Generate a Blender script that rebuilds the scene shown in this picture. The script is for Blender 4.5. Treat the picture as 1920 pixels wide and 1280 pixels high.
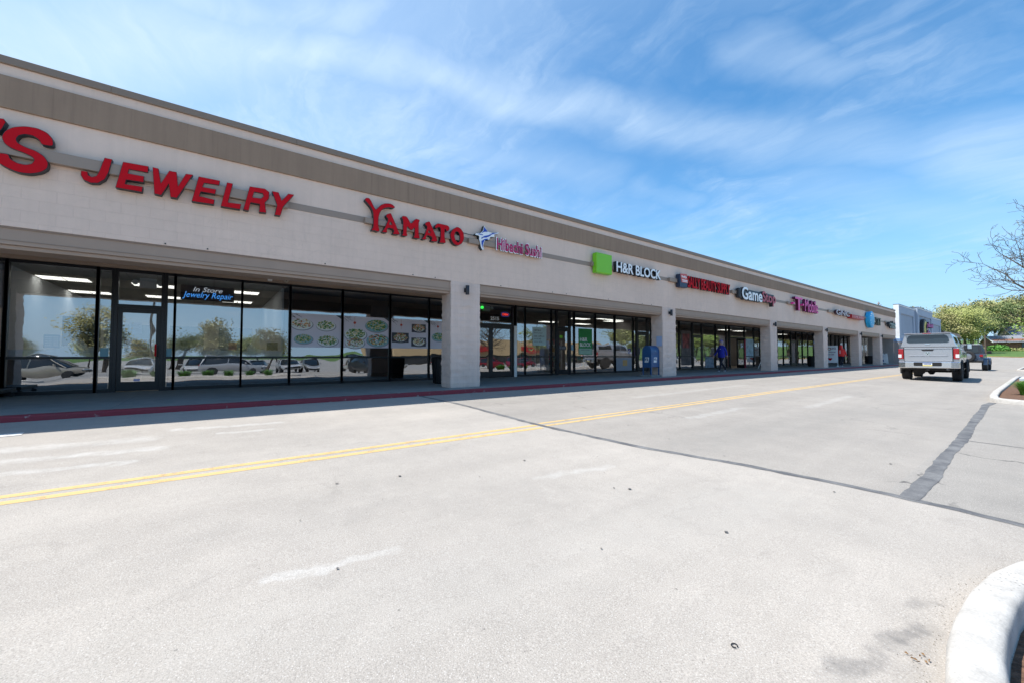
import bpy, bmesh, math, random
from mathutils import Vector, Matrix, noise
R = math.radians
for o in list(bpy.data.objects): bpy.data.objects.remove(o, do_unlink=True)
scene = bpy.context.scene
COL = scene.collection
rnd = random.Random(7)

# ------------------------------------------------------------------ camera, world, sun, exposure
cam_d = bpy.data.cameras.new("camera"); cam = bpy.data.objects.new("camera", cam_d); COL.objects.link(cam)
cam_d.sensor_width = 36; cam_d.lens = 36*755/1920; cam_d.clip_start = .05; cam_d.clip_end = 3000
CZ = 1.02
cam.location = (0, 0, CZ); cam.rotation_euler = (R(90)+math.atan(26/755), 0, R(53.36))
scene.camera = cam
scene.view_settings.view_transform = 'Standard'; scene.view_settings.look = 'None'
scene.view_settings.exposure = 0.50; scene.view_settings.gamma = 1
SUN = Vector((-1.93, -2.47, 5.9)).normalized()
sd = bpy.data.lights.new("sun", 'SUN'); sd.energy = 4.9; sd.angle = R(.5); sd.color = (1, .965, .9)
so = bpy.data.objects.new("sun", sd); COL.objects.link(so); so.rotation_euler = SUN.to_track_quat('Z', 'Y').to_euler()
scene.cycles.max_bounces = 10; scene.cycles.transparent_max_bounces = 24; scene.cycles.sample_clamp_indirect = 6
try: scene.cycles.use_denoising = True
except Exception: pass

w = bpy.data.worlds.new("World"); scene.world = w; w.use_nodes = True
nt = w.node_tree; nt.nodes.clear()
def N(t, **k):
    n = nt.nodes.new(t)
    for a, b in k.items(): setattr(n, a, b)
    return n
def mth(op, a, b=None, c=None, clamp=False):
    n = N('ShaderNodeMath', operation=op, use_clamp=clamp)
    for i, v in enumerate((a, b, c)):
        if v is None: continue
        if isinstance(v, (int, float)): n.inputs[i].default_value = v
        else: nt.links.new(v, n.inputs[i])
    return n.outputs[0]
sky = N('ShaderNodeTexSky', sky_type='NISHITA'); sky.sun_disc = False
sky.sun_elevation = math.asin(SUN.z); sky.sun_rotation = math.atan2(SUN.x, SUN.y)
sky.air_density = 1.0; sky.dust_density = .25; sky.ozone_density = 2.2; sky.altitude = 300
tc = N('ShaderNodeTexCoord'); sp = N('ShaderNodeSeparateXYZ'); nt.links.new(tc.outputs['Generated'], sp.inputs[0])
den = mth('MAXIMUM', mth('ADD', sp.outputs[2], .15), .05)
px = mth('DIVIDE', sp.outputs[0], den); py = mth('DIVIDE', sp.outputs[1], den)
cb = N('ShaderNodeCombineXYZ'); nt.links.new(px, cb.inputs[0]); nt.links.new(py, cb.inputs[1])
def vmath(op, a, b=None, s=None):
    n = N('ShaderNodeVectorMath', operation=op)
    for i, v in enumerate((a, b)):
        if v is None: continue
        if isinstance(v, tuple): n.inputs[i].default_value = v
        else: nt.links.new(v, n.inputs[i])
    if s is not None:
        if isinstance(s, (int, float)): n.inputs['Scale'].default_value = s
        else: nt.links.new(s, n.inputs['Scale'])
    return n
def noise_n(vec, scale, detail, rough=.55, dist=0.):
    n = N('ShaderNodeTexNoise'); n.inputs['Scale'].default_value = scale; n.inputs['Detail'].default_value = detail
    n.inputs['Roughness'].default_value = rough; n.inputs['Distortion'].default_value = dist
    nt.links.new(vec, n.inputs['Vector']); return n
wob = noise_n(cb.outputs[0], 2.2, 5)
wv = vmath('SCALE', vmath('SUBTRACT', wob.outputs['Color'], (.5, .5, .5)).outputs[0], None, .34)
PP = vmath('ADD', cb.outputs[0], wv.outputs[0]).outputs[0]
def smooth(v, a, b, lo, hi):
    n = N('ShaderNodeMapRange', interpolation_type='SMOOTHSTEP'); nt.links.new(v, n.inputs[0])
    for i, q in enumerate((a, b, lo, hi)): n.inputs[1+i].default_value = q
    return n.outputs[0]
def seg(a, b, wd, amp):
    ab = (b[0]-a[0], b[1]-a[1], 0); L2 = ab[0]**2+ab[1]**2
    ap = vmath('SUBTRACT', PP, (a[0], a[1], 0)).outputs[0]
    t = mth('DIVIDE', vmath('DOT_PRODUCT', ap, ab).outputs['Value'], L2, clamp=True)
    n = vmath('SCALE', None, None, t); n.inputs[0].default_value = ab
    d = vmath('LENGTH', vmath('SUBTRACT', ap, n.outputs[0]).outputs[0]).outputs['Value']
    return smooth(d, 0, wd, amp, 0)
segs = [seg((-1.3, .1), (-.75, .45), .32, .30), seg((-.85, .2), (-.35, .9), .25, .22), seg((-1.25, .7), (-1.1, 1.3), .2, .28), seg((-.6, 1.9), (-.1, 2.9), .3, .3), seg((-1.55, -.5), (-1.16, .15), .26, .55), seg((-1.16, .15), (-.93, .75), .17, .66), seg((-.93, .75), (-.80, 1.15), .15, .68),
        seg((-.80, 1.15), (-.55, 1.55), .22, .6), seg((-.55, 1.55), (-.25, 1.9), .26, .42), seg((-1.12, -.1), (-.95, .25), .14, .5), seg((-1.05, 1.5), (-.95, 1.7), .13, .32),
        seg((-.42, 1.10), (-.32, 1.40), .13, .42), seg((-.15, 1.95), (.1, 2.6), .34, .62), seg((-.9, 3.3), (-.2, 4.6), .6, .3), seg((-1.9, 1.2), (-1.2, 2.2), .22, .22)]
m = segs[0]
for q in segs[1:]: m = mth('MAXIMUM', m, q)
# fibrous texture stretched along the streaks
mp = N('ShaderNodeMapping'); mp.inputs['Rotation'].default_value = (0, 0, R(-63)); mp.inputs['Scale'].default_value = (1., 5.2, 1)
nt.links.new(PP, mp.inputs['Vector'])
fib = noise_n(mp.outputs[0], 2.1, 9, .62, .6)
big = noise_n(PP, 1.3, 7, .6, .4)
f1 = smooth(fib.outputs[0], .15, .85, .45, .85)
veil = mth('MULTIPLY', smooth(big.outputs[0], .38, .78, 0, .62), smooth(fib.outputs[0], .3, .75, .3, 1))
cl = mth('MAXIMUM', mth('MULTIPLY', m, f1), veil)
# haze brightening low and towards the sun side of the sky
lowh = smooth(sp.outputs[2], 0, .30, .22, 0)
westh = smooth(mth('ADD', mth('MULTIPLY', sp.outputs[0], .72), mth('MULTIPLY', sp.outputs[1], .69)), -.85, .35, .42, .0)
cl = mth('MAXIMUM', cl, lowh); cl = mth('ADD', cl, westh, clamp=True)
hsv = N('ShaderNodeHueSaturation'); hsv.inputs['Saturation'].default_value = 1.27; hsv.inputs['Value'].default_value = 1.26; hsv.inputs['Hue'].default_value = .493
nt.links.new(sky.outputs[0], hsv.inputs['Color'])
lb = N('ShaderNodeMix', data_type='RGBA'); nt.links.new(smooth(sp.outputs[2], 0, .42, .85, 0), lb.inputs[0]); nt.links.new(hsv.outputs[0], lb.inputs[6]); lb.inputs[7].default_value = (1.9, 3.9, 6.2, 1)
mx = N('ShaderNodeMix', data_type='RGBA'); nt.links.new(cl, mx.inputs[0]); nt.links.new(lb.outputs[2], mx.inputs[6]); mx.inputs[7].default_value = (4.4, 5.5, 6.7, 1)
bg = N('ShaderNodeBackground'); bg.inputs[1].default_value = .125; nt.links.new(mx.outputs[2], bg.inputs[0])
out = N('ShaderNodeOutputWorld'); nt.links.new(bg.outputs[0], out.inputs[0])

# ------------------------------------------------------------------ terrain
SL = .028
def H(x, y):
    if x < -9.5: g = 0.
    elif x < 60: g = -SL*(x+9.5)
    else: g = -SL*69.5
    k = 0.
    if y > 70: k += .013*(min(y, 130)-70)
    if y > 130: k += .031*(min(y, 200)-130)
    if y > 200: k += .04*(min(y, 400)-200)
    return g+k

# ------------------------------------------------------------------ materials
MATS = {}
def mat(name, col, rough=.6, metal=0., var=None, bump=None, emit=None, spec=None, coat=0., coords='Object'):
    """var=(scale, amount[, detail]) brightness variation; bump=(scale, strength, distance)"""
    if name in MATS: return MATS[name]
    m = bpy.data.materials.new(name); m.use_nodes = True; MATS[name] = m
    t = m.node_tree; b = t.nodes['Principled BSDF']
    b.inputs['Base Color'].default_value = (*col, 1); b.inputs['Roughness'].default_value = rough; b.inputs['Metallic'].default_value = metal
    if spec is not None: b.inputs['Specular IOR Level'].default_value = spec
    if coat: b.inputs['Coat Weight'].default_value = coat; b.inputs['Coat Roughness'].default_value = .08
    if emit: b.inputs['Emission Color'].default_value = (*emit[0], 1); b.inputs['Emission Strength'].default_value = emit[1]
    if var or bump:
        c = t.nodes.new('ShaderNodeTexCoord')
    if var:
        n = t.nodes.new('ShaderNodeTexNoise'); n.inputs['Scale'].default_value = var[0]; n.inputs['Detail'].default_value = var[2] if len(var) > 2 else 5
        t.links.new(c.outputs[coords], n.inputs['Vector'])
        mr = t.nodes.new('ShaderNodeMapRange'); mr.inputs[1].default_value = .3; mr.inputs[2].default_value = .7
        mr.inputs[3].default_value = 1-var[1]; mr.inputs[4].default_value = 1+var[1]; t.links.new(n.outputs[0], mr.inputs[0])
        vm = t.nodes.new('ShaderNodeVectorMath'); vm.operation = 'SCALE'; vm.inputs[0].default_value = col
        t.links.new(mr.outputs[0], vm.inputs['Scale']); t.links.new(vm.outputs[0], b.inputs['Base Color'])
    if bump:
        n = t.nodes.new('ShaderNodeTexNoise'); n.inputs['Scale'].default_value = bump[0]; n.inputs['Detail'].default_value = 6
        t.links.new(c.outputs[coords], n.inputs['Vector'])
        bp = t.nodes.new('ShaderNodeBump'); bp.inputs['Strength'].default_value = bump[1]; bp.inputs['Distance'].default_value = bump[2] if len(bump) > 2 else .01
        t.links.new(n.outputs[0], bp.inputs['Height']); t.links.new(bp.outputs[0], b.inputs['Normal'])
    return m
class NB:
    """tiny node builder for the surfaces with a richer look"""
    def __init__(s, name):
        s.m = bpy.data.materials.new(name); s.m.use_nodes = True; s.t = s.m.node_tree; s.b = s.t.nodes['Principled BSDF']; MATS[name] = s.m
        s.co = s.t.nodes.new('ShaderNodeTexCoord').outputs['Object']
    def n(s, ty, **k):
        q = s.t.nodes.new(ty)
        for a, b in k.items(): setattr(q, a, b)
        return q
    def put(s, node, i, v):
        if v is None: return
        if isinstance(v, bpy.types.NodeSocket): s.t.links.new(v, node.inputs[i])
        else: node.inputs[i].default_value = v
    def noise(s, sc, det=4, rough=.55, dist=0, vec=None):
        q = s.n('ShaderNodeTexNoise'); s.put(q, 'Vector', vec or s.co); s.put(q, 'Scale', sc); s.put(q, 'Detail', det); s.put(q, 'Roughness', rough); s.put(q, 'Distortion', dist)
        return q.outputs[0]
    def voro(s, sc, feat='F1', vec=None):
        q = s.n('ShaderNodeTexVoronoi', feature=feat); s.put(q, 'Vector', vec or s.co); s.put(q, 'Scale', sc); return q.outputs['Distance']
    def map(s, scale=(1, 1, 1), rot=(0, 0, 0), loc=(0, 0, 0)):
        q = s.n('ShaderNodeMapping'); s.put(q, 'Vector', s.co); s.put(q, 'Scale', scale); s.put(q, 'Rotation', rot); s.put(q, 'Location', loc); return q.outputs[0]
    def rng(s, v, a, b, lo, hi):
        q = s.n('ShaderNodeMapRange'); s.put(q, 0, v); s.put(q, 1, a); s.put(q, 2, b); s.put(q, 3, lo); s.put(q, 4, hi); return q.outputs[0]
    def mul(s, a, b, op='MULTIPLY'):
        q = s.n('ShaderNodeMath', operation=op); s.put(q, 0, a); s.put(q, 1, b); return q.outputs[0]
    def mix(s, f, a, b):
        q = s.n('ShaderNodeMix', data_type='RGBA'); s.put(q, 0, f)
        s.put(q, 6, (*a, 1) if isinstance(a, tuple) else a); s.put(q, 7, (*b, 1) if isinstance(b, tuple) else b); return q.outputs[2]
    def scale(s, c, f):
        q = s.n('ShaderNodeVectorMath', operation='SCALE'); s.put(q, 0, c); s.put(q, 'Scale', f); return q.outputs[0]
    def bump(s, h, st, d):
        q = s.n('ShaderNodeBump'); s.put(q, 'Height', h); s.put(q, 'Strength', st); s.put(q, 'Distance', d); s.t.links.new(q.outputs[0], s.b.inputs['Normal'])
    def sep(s):
        q = s.n('ShaderNodeSeparateXYZ'); s.put(q, 0, s.co); return q.outputs
    def col(s, c): s.put(s.b, 'Base Color', c)

def asphalt(name, base, warm, crack=0., marks=()):
    k = NB(name); k.b.inputs['Roughness'].default_value = .93
    grain = k.noise(150, 3, .75); fine = k.noise(230, 2, .6); big = k.noise(.35, 5, .6); mid = k.noise(2.6, 5, .65)
    st = k.noise(1.1, 6, .6, .5, k.map((2.4, .22, 1)))
    c = k.mix(k.rng(big, .35, .68, 0, 1), base, warm)
    c = k.scale(c, k.rng(grain, .3, .7, .66, 1.30)); c = k.scale(c, k.rng(mid, .3, .75, .93, 1.06)); c = k.scale(c, k.rng(k.noise(.9, 3, .5, 0, k.map((1., .12, 1))), .35, .7, .94, 1.04)); c = k.scale(c, k.rng(st, .35, .75, .96, 1.05))
    v = k.voro(55); pit = k.rng(v, .06, .20, 1, 0); pm = k.rng(k.noise(14, 3), .52, .62, 0, 1)
    c = k.mix(k.mul(k.mul(pit, pm), .75), c, (.09, .085, .08))
    v2 = k.voro(6.3); sp_ = k.rng(v2, .03, .055, 1, 0); c = k.mix(k.mul(k.mul(sp_, k.rng(k.noise(1.7, 3), .5, .6, 0, 1)), .6), c, (.07, .065, .06))
    v3 = k.voro(70, vec=k.map((1, 1, 1), loc=(3, 5, 0))); c = k.mix(k.mul(k.rng(v3, .12, .26, 1, 0), .5), c, (.62, .60, .57))
    if crack:
        d = k.voro(.55, 'DISTANCE_TO_EDGE', vec=None)
        wv_ = k.n('ShaderNodeVectorMath', operation='ADD'); k.put(wv_, 0, k.co)
        nn = k.n('ShaderNodeTexNoise'); k.put(nn, 'Vector', k.co); k.put(nn, 'Scale', 1.8); k.put(nn, 'Detail', 6.); s2 = k.n('ShaderNodeVectorMath', operation='SCALE'); k.put(s2, 0, nn.outputs['Color']); k.put(s2, 'Scale', .9)
        k.t.links.new(s2.outputs[0], wv_.inputs[1])
        d = k.voro(.5, 'DISTANCE_TO_EDGE', vec=wv_.outputs[0]); ck = k.rng(d, .003, .010, 1, 0)
        c = k.mix(k.mul(k.mul(ck, k.rng(k.noise(.9, 3), .5, .58, 0, 1)), crack), c, (.08, .075, .07))
    # worn-in stains and old scrapes with a shape of their own (world metres)
    wn = k.n('ShaderNodeTexNoise'); k.put(wn, 'Vector', k.co); k.put(wn, 'Scale', 5.); k.put(wn, 'Detail', 6.); ws = k.n('ShaderNodeVectorMath', operation='SCALE'); wsub = k.n('ShaderNodeVectorMath', operation='SUBTRACT')
    k.put(wsub, 0, wn.outputs['Color']); k.put(wsub, 1, (.5, .5, .5)); k.put(ws, 0, wsub.outputs[0]); k.put(ws, 'Scale', .22)
    wa = k.n('ShaderNodeVectorMath', operation='ADD'); k.put(wa, 0, k.co); k.t.links.new(ws.outputs[0], wa.inputs[1])
    flat = k.n('ShaderNodeVectorMath', operation='MULTIPLY'); k.put(flat, 0, wa.outputs[0]); k.put(flat, 1, (1, 1, 0)); P2 = flat.outputs[0]
    mot = k.rng(k.mul(k.noise(7, 6, .75), k.mul(grain, .4), 'ADD'), .52, .88, 0, 1)
    for (a, b2, wd, cc, amp) in marks:
        ab = (b2[0]-a[0], b2[1]-a[1], 0); sub = k.n('ShaderNodeVectorMath', operation='SUBTRACT'); k.put(sub, 0, P2); k.put(sub, 1, (a[0], a[1], 0))
        dt = k.n('ShaderNodeVectorMath', operation='DOT_PRODUCT'); k.put(dt, 0, sub.outputs[0]); k.put(dt, 1, ab); tt = k.n('ShaderNodeMath', operation='DIVIDE', use_clamp=True); k.put(tt, 0, dt.outputs['Value']); k.put(tt, 1, ab[0]**2+ab[1]**2)
        sc = k.n('ShaderNodeVectorMath', operation='SCALE'); k.put(sc, 0, ab); k.put(sc, 'Scale', tt.outputs[0]); s3 = k.n('ShaderNodeVectorMath', operation='DISTANCE'); k.put(s3, 0, sub.outputs[0]); k.t.links.new(sc.outputs[0], s3.inputs[1])
        ms_ = k.n('ShaderNodeMapRange', interpolation_type='SMOOTHSTEP'); k.put(ms_, 0, s3.outputs['Value']); k.put(ms_, 1, wd*.25); k.put(ms_, 2, wd); k.put(ms_, 3, amp); k.put(ms_, 4, 0.)
        c = k.mix(k.mul(ms_.outputs[0], mot), c, cc)
    k.col(c); k.bump(k.mul(k.mul(grain, fine, 'ADD'), k.mul(pit, .5), 'SUBTRACT'), .55, .004)
    return k.m
WH = (.62, .61, .59); DKS = (.10, .098, .097)
MK = [((-2.56, .28), (-2.5, .95), .06, WH, .45), ((-3.05, 2.6), (-2.9, 3.5), .1, WH, .3), ((-7.25, -2.6), (-7.1, -.7), .24, WH, .4), ((-6.6, -2.4), (-6.4, -.5), .16, WH, .42), ((-5.95, -2.0), (-5.85, -.7), .12, WH, .4), ((-7.6, -.4), (-7.45, .9), .12, WH, .45), ((-7.0, .1), (-6.95, .7), .08, WH, .4),
      ((-.60, 1.75), (-.42, 2.65), .07, DKS, .6), ((-.45, 2.86), (-.41, 3.0), .06, DKS, .6), ((-.36, 2.0), (-.38, 2.7), .12, DKS, .3), ((-3.4, 1.1), (-1.2, 4.2), .9, (.27, .25, .225), .3), ((-2.2, -.6), (-1.6, 3.9), .5, (.44, .41, .37), .3)]
M_road = asphalt('road_near_asphalt', (.405, .365, .322), (.352, .320, .286), .10, marks=MK)
M_road2 = asphalt('road_far_asphalt', (.335, .303, .268), (.292, .266, .238), .3, marks=[((-4.1, 7.2), (-4.2, 9.5), .15, WH, .28), ((-3.4, 11.0), (-3.6, 15), .15, WH, .25), ((-6.6, 9), (-6.9, 16), .2, WH, .2), ((-3, 5.2), (-2.4, 12), .7, (.24, .225, .205), .45)])
M_lot = asphalt('lot_asphalt', (.30, .29, .275), (.26, .25, .24), .8)
M_aisle = asphalt('aisle_asphalt', (.325, .297, .265), (.28, .26, .235), .9)

def tar(name):
    k = NB(name); k.b.inputs['Roughness'].default_value = .9
    c = k.mix(k.rng(k.noise(3.5, 6, .7), .35, .7, 0, 1), (.075, .075, .08), (.20, .198, .195)); c = k.scale(c, k.rng(k.noise(120, 2), .3, .7, .8, 1.25)); k.col(c)
    k.bump(k.noise(90, 3), .4, .004); return k.m
M_tar = tar('tar_seal')
def worn(name, col, thr=.46, sc=9, stretch=(1, 1, 1), soft=.10, top=1.):
    k = NB(name); k.b.inputs['Roughness'].default_value = .8
    n1 = k.noise(sc, 7, .7, 0, k.map(stretch)); n2 = k.noise(110, 3, .7)
    c = k.scale(tuple(col), k.rng(n2, .3, .7, .86, 1.1)); k.col(c)
    al = k.rng(k.mul(n1, k.mul(n2, .28), 'ADD'), thr, thr+soft, 0, top); k.put(k.b, 'Alpha', al); return k.m
M_yellow = worn('yellow_line_paint', (.66, .45, .19), .38, 6, (1, 1, 1), .22, .88)
M_faded = worn('faded_white_paint', (.66, .65, .63), .50, 3.4, (1.3, .5, 1), .28, .8)
M_scuff = worn('pale_scrape', (.60, .59, .57), .50, 4.5, (1, .6, 1), .35, .6)
M_oil = worn('dark_drip_stain', (.17, .165, .16), .48, 6, (1, 1, 1), .35, .6)

def conc(name, col, dirt=.5, sc=3, spots=0.):
    k = NB(name); k.b.inputs['Roughness'].default_value = .88
    c = k.mix(k.mul(k.rng(k.noise(sc, 7, .65), .4, .75, 0, 1), dirt), tuple(col), tuple(q*.62 for q in col)); c = k.scale(c, k.rng(k.noise(120, 3), .3, .7, .9, 1.1))
    if spots:
        c = k.mix(k.mul(k.mul(k.rng(k.voro(46), .10, .26, 1, 0), k.rng(k.noise(4, 4), .50, .60, 0, 1)), spots), c, (.12, .11, .10)); c = k.mix(k.mul(k.rng(k.noise(3, 6, .7, 1.5, k.map((1, .2, 1))), .58, .66, 0, 1), .45), c, (.30, .285, .26))
    k.col(c); k.bump(k.noise(60, 4), .45, .006); return k.m
M_walk = conc('sidewalk_concrete', (.23, .235, .225), .6)
M_curbw = conc('kerb_concrete', (.50, .475, .44), .8, 6, .85)
def redcurb():
    k = NB('red_kerb_paint'); k.b.inputs['Roughness'].default_value = .7
    ch = k.rng(k.noise(9, 7, .75), .62, .66, 0, 1); dirt = k.rng(k.noise(1.3, 5), .35, .7, 0, .5)
    c = k.mix(dirt, (.24, .022, .036), (.16, .04, .05)); c = k.mix(ch, c, (.30, .26, .25)); k.col(c); return k.m
M_red = redcurb()

def facade(name, col, course=.0, wear=1.):
    """painted block wall: faint courses and vertical joints, weathering"""
    k = NB(name); k.b.inputs['Roughness'].default_value = .9
    q = k.n('ShaderNodeMapping'); k.put(q, 'Vector', k.co); k.put(q, 'Rotation', (0, R(90), R(90)))
    s = k.sep(); cbn = k.n('ShaderNodeCombineXYZ'); k.put(cbn, 0, s[1]); k.put(cbn, 1, s[2])
    br = k.n('ShaderNodeTexBrick'); k.put(br, 'Vector', cbn.outputs[0]); k.put(br, 'Scale', 1.); k.put(br, 'Brick Width', .406); k.put(br, 'Row Height', .203); k.put(br, 'Mortar Size', .006); k.put(br, 'Mortar Smooth', .6)
    br.inputs['Color1'].default_value = (.97, .97, .97, 1); br.inputs['Color2'].default_value = (1.02, 1.02, 1.02, 1); br.inputs['Mortar'].default_value = (.9, .9, .9, 1)
    w1 = k.noise(.7, 6, .6); w2 = k.noise(6, 6, .7)
    c = k.scale(tuple(col), k.rng(w1, .3, .7, .95, 1.05)); c = k.scale(c, k.rng(w2, .3, .7, .975, 1.025))
    st = k.noise(2.5, 5, .6, 0, k.map((1, 3., .12))); c = k.scale(c, k.rng(st, .35, .75, 1-.05*wear, 1+.035*wear))
    st2 = k.noise(1., 4, .7, 0, k.map((1, 9., .35))); c = k.scale(c, k.rng(st2, .55, .72, 1., 1-.10*wear))
    if course:
        vn = k.noise(1.6, 7, .7, 1.2); vr = k.mul(k.rng(vn, .485, .5, 0, 1), k.rng(vn, .5, .515, 1, 0)); c = k.mix(k.mul(k.mul(vr, k.rng(s[2], 3.7, 4.0, .22, 0)), k.rng(k.noise(.8, 2), .45, .6, 0, 1)), c, tuple(q*.62 for q in col))
        m2 = k.n('ShaderNodeMix', data_type='RGBA', blend_type='MULTIPLY'); k.put(m2, 0, course); k.t.links.new(c, m2.inputs[6]); k.t.links.new(br.outputs[0], m2.inputs[7]); c = m2.outputs[2]
    k.col(c); hh = k.mul(k.noise(22, 6, .7), k.mul(br.outputs['Fac'], .9 if course else .0), 'SUBTRACT'); k.bump(hh, .25 if not course else .5, .008); return k.m
CREAM = (.79, .595, .485); TAN = (.33, .222, .153)
M_cream = facade('cream_painted_block', CREAM, .45, .45); M_smooth = facade('cream_stucco', CREAM, 0., .45); M_tan = facade('tan_stucco_band', TAN, 0., 1.7)
M_split = facade('split_face_block', (.73, .565, .48), .9)
M_beam = mat('tan_beam_panel', (.37, .265, .20), .6, var=(2, .05)); M_coping = mat('tan_metal_coping', (.26, .185, .135), .5)
M_soffit = mat('soffit_paint', (.36, .31, .27), .8, var=(1.5, .06))
M_race = mat('raceway_metal', (.33, .245, .19), .5)
M_frame = mat('black_aluminium', (.012, .013, .016), .38, .2)
M_white = mat('white_paint', (.80, .80, .78), .5); M_black = mat('black_plastic', (.012, .012, .014), .5)
M_dark = mat('sign_return_black', (.018, .02, .026), .45)
M_redf = mat('red_acrylic', (.56, .004, .012), .6, spec=.15); M_whitef = mat('white_acrylic', (.86, .87, .88), .35); M_green = mat('green_acrylic', (.20, .58, .015), .35)
M_mag = mat('magenta_acrylic', (.80, .03, .30), .35); M_crim = mat('crimson_acrylic', (.45, .01, .10), .35); M_blue = mat('deep_blue_acrylic', (.01, .06, .42), .35)
M_rust = mat('rust_stain', (.30, .15, .07), .9)
M_cyan = mat('sky_blue_acrylic', (.02, .40, .75), .35)
M_chrome = mat('chrome', (.75, .75, .76), .12, 1.)
def glassmat(name, tint, r0=.11, gl=.02):
    m = bpy.data.materials.new(name); m.use_nodes = True; t = m.node_tree; t.nodes.clear(); MATS[name] = m
    g = t.nodes.new('ShaderNodeNewGeometry'); d = t.nodes.new('ShaderNodeVectorMath'); d.operation = 'DOT_PRODUCT'
    t.links.new(g.outputs['Incoming'], d.inputs[0]); t.links.new(g.outputs['Normal'], d.inputs[1])
    def ma(op, a, b):
        n = t.nodes.new('ShaderNodeMath'); n.operation = op
        for i, v in enumerate((a, b)):
            if v is None: continue
            if isinstance(v, (int, float)): n.inputs[i].default_value = v
            else: t.links.new(v, n.inputs[i])
        return n.outputs[0]
    c = ma('ABSOLUTE', d.outputs['Value'], None); p5 = ma('POWER', ma('SUBTRACT', 1., c), 5.); f = ma('ADD', ma('MULTIPLY', p5, 1-r0), r0)
    tr = t.nodes.new('ShaderNodeBsdfTransparent'); tr.inputs[0].default_value = (*tint, 1)
    gs = t.nodes.new('ShaderNodeBsdfGlossy'); gs.inputs['Roughness'].default_value = gl; gs.inputs[0].default_value = (.97, .98, 1, 1)
    # slight waviness of float glass
    tcn = t.nodes.new('ShaderNodeTexCoord'); no = t.nodes.new('ShaderNodeTexNoise'); no.inputs['Scale'].default_value = 1.1; no.inputs['Detail'].default_value = 1
    t.links.new(tcn.outputs['Object'], no.inputs['Vector']); bp = t.nodes.new('ShaderNodeBump'); bp.inputs['Strength'].default_value = .22; bp.inputs['Distance'].default_value = .02
    t.links.new(no.outputs[0], bp.inputs['Height']); t.links.new(bp.outputs[0], gs.inputs['Normal'])
    mxs = t.nodes.new('ShaderNodeMixShader'); t.links.new(f, mxs.inputs[0]); t.links.new(tr.outputs[0], mxs.inputs[1]); t.links.new(gs.outputs[0], mxs.inputs[2])
    o = t.nodes.new('ShaderNodeOutputMaterial'); t.links.new(mxs.outputs[0], o.inputs[0]); return m
M_glass = glassmat('storefront_glass', (.68, .73, .77), .34, .0)
M_carglass = mat('car_window_glass', (.012, .016, .02), .05, 0., spec=.9)
M_carglass2 = mat('grey_cap_window_glass', (.025, .04, .055), .08, 0., spec=.8)
M_rubber = mat('tyre_rubber', (.022, .022, .024), .85, bump=(40, .4, .004)); M_alloy = mat('alloy_rim', (.45, .45, .47), .3, .9)
M_soil = mat('bark_mulch', (.14, .075, .045), .95, var=(28, .6), bump=(30, 1., .03))
M_bark = mat('tree_bark', (.085, .066, .052), .9, var=(9, .3), bump=(25, .6, .02))
M_steel = mat('galvanised_steel', (.42, .43, .44), .45, .6)

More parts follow.
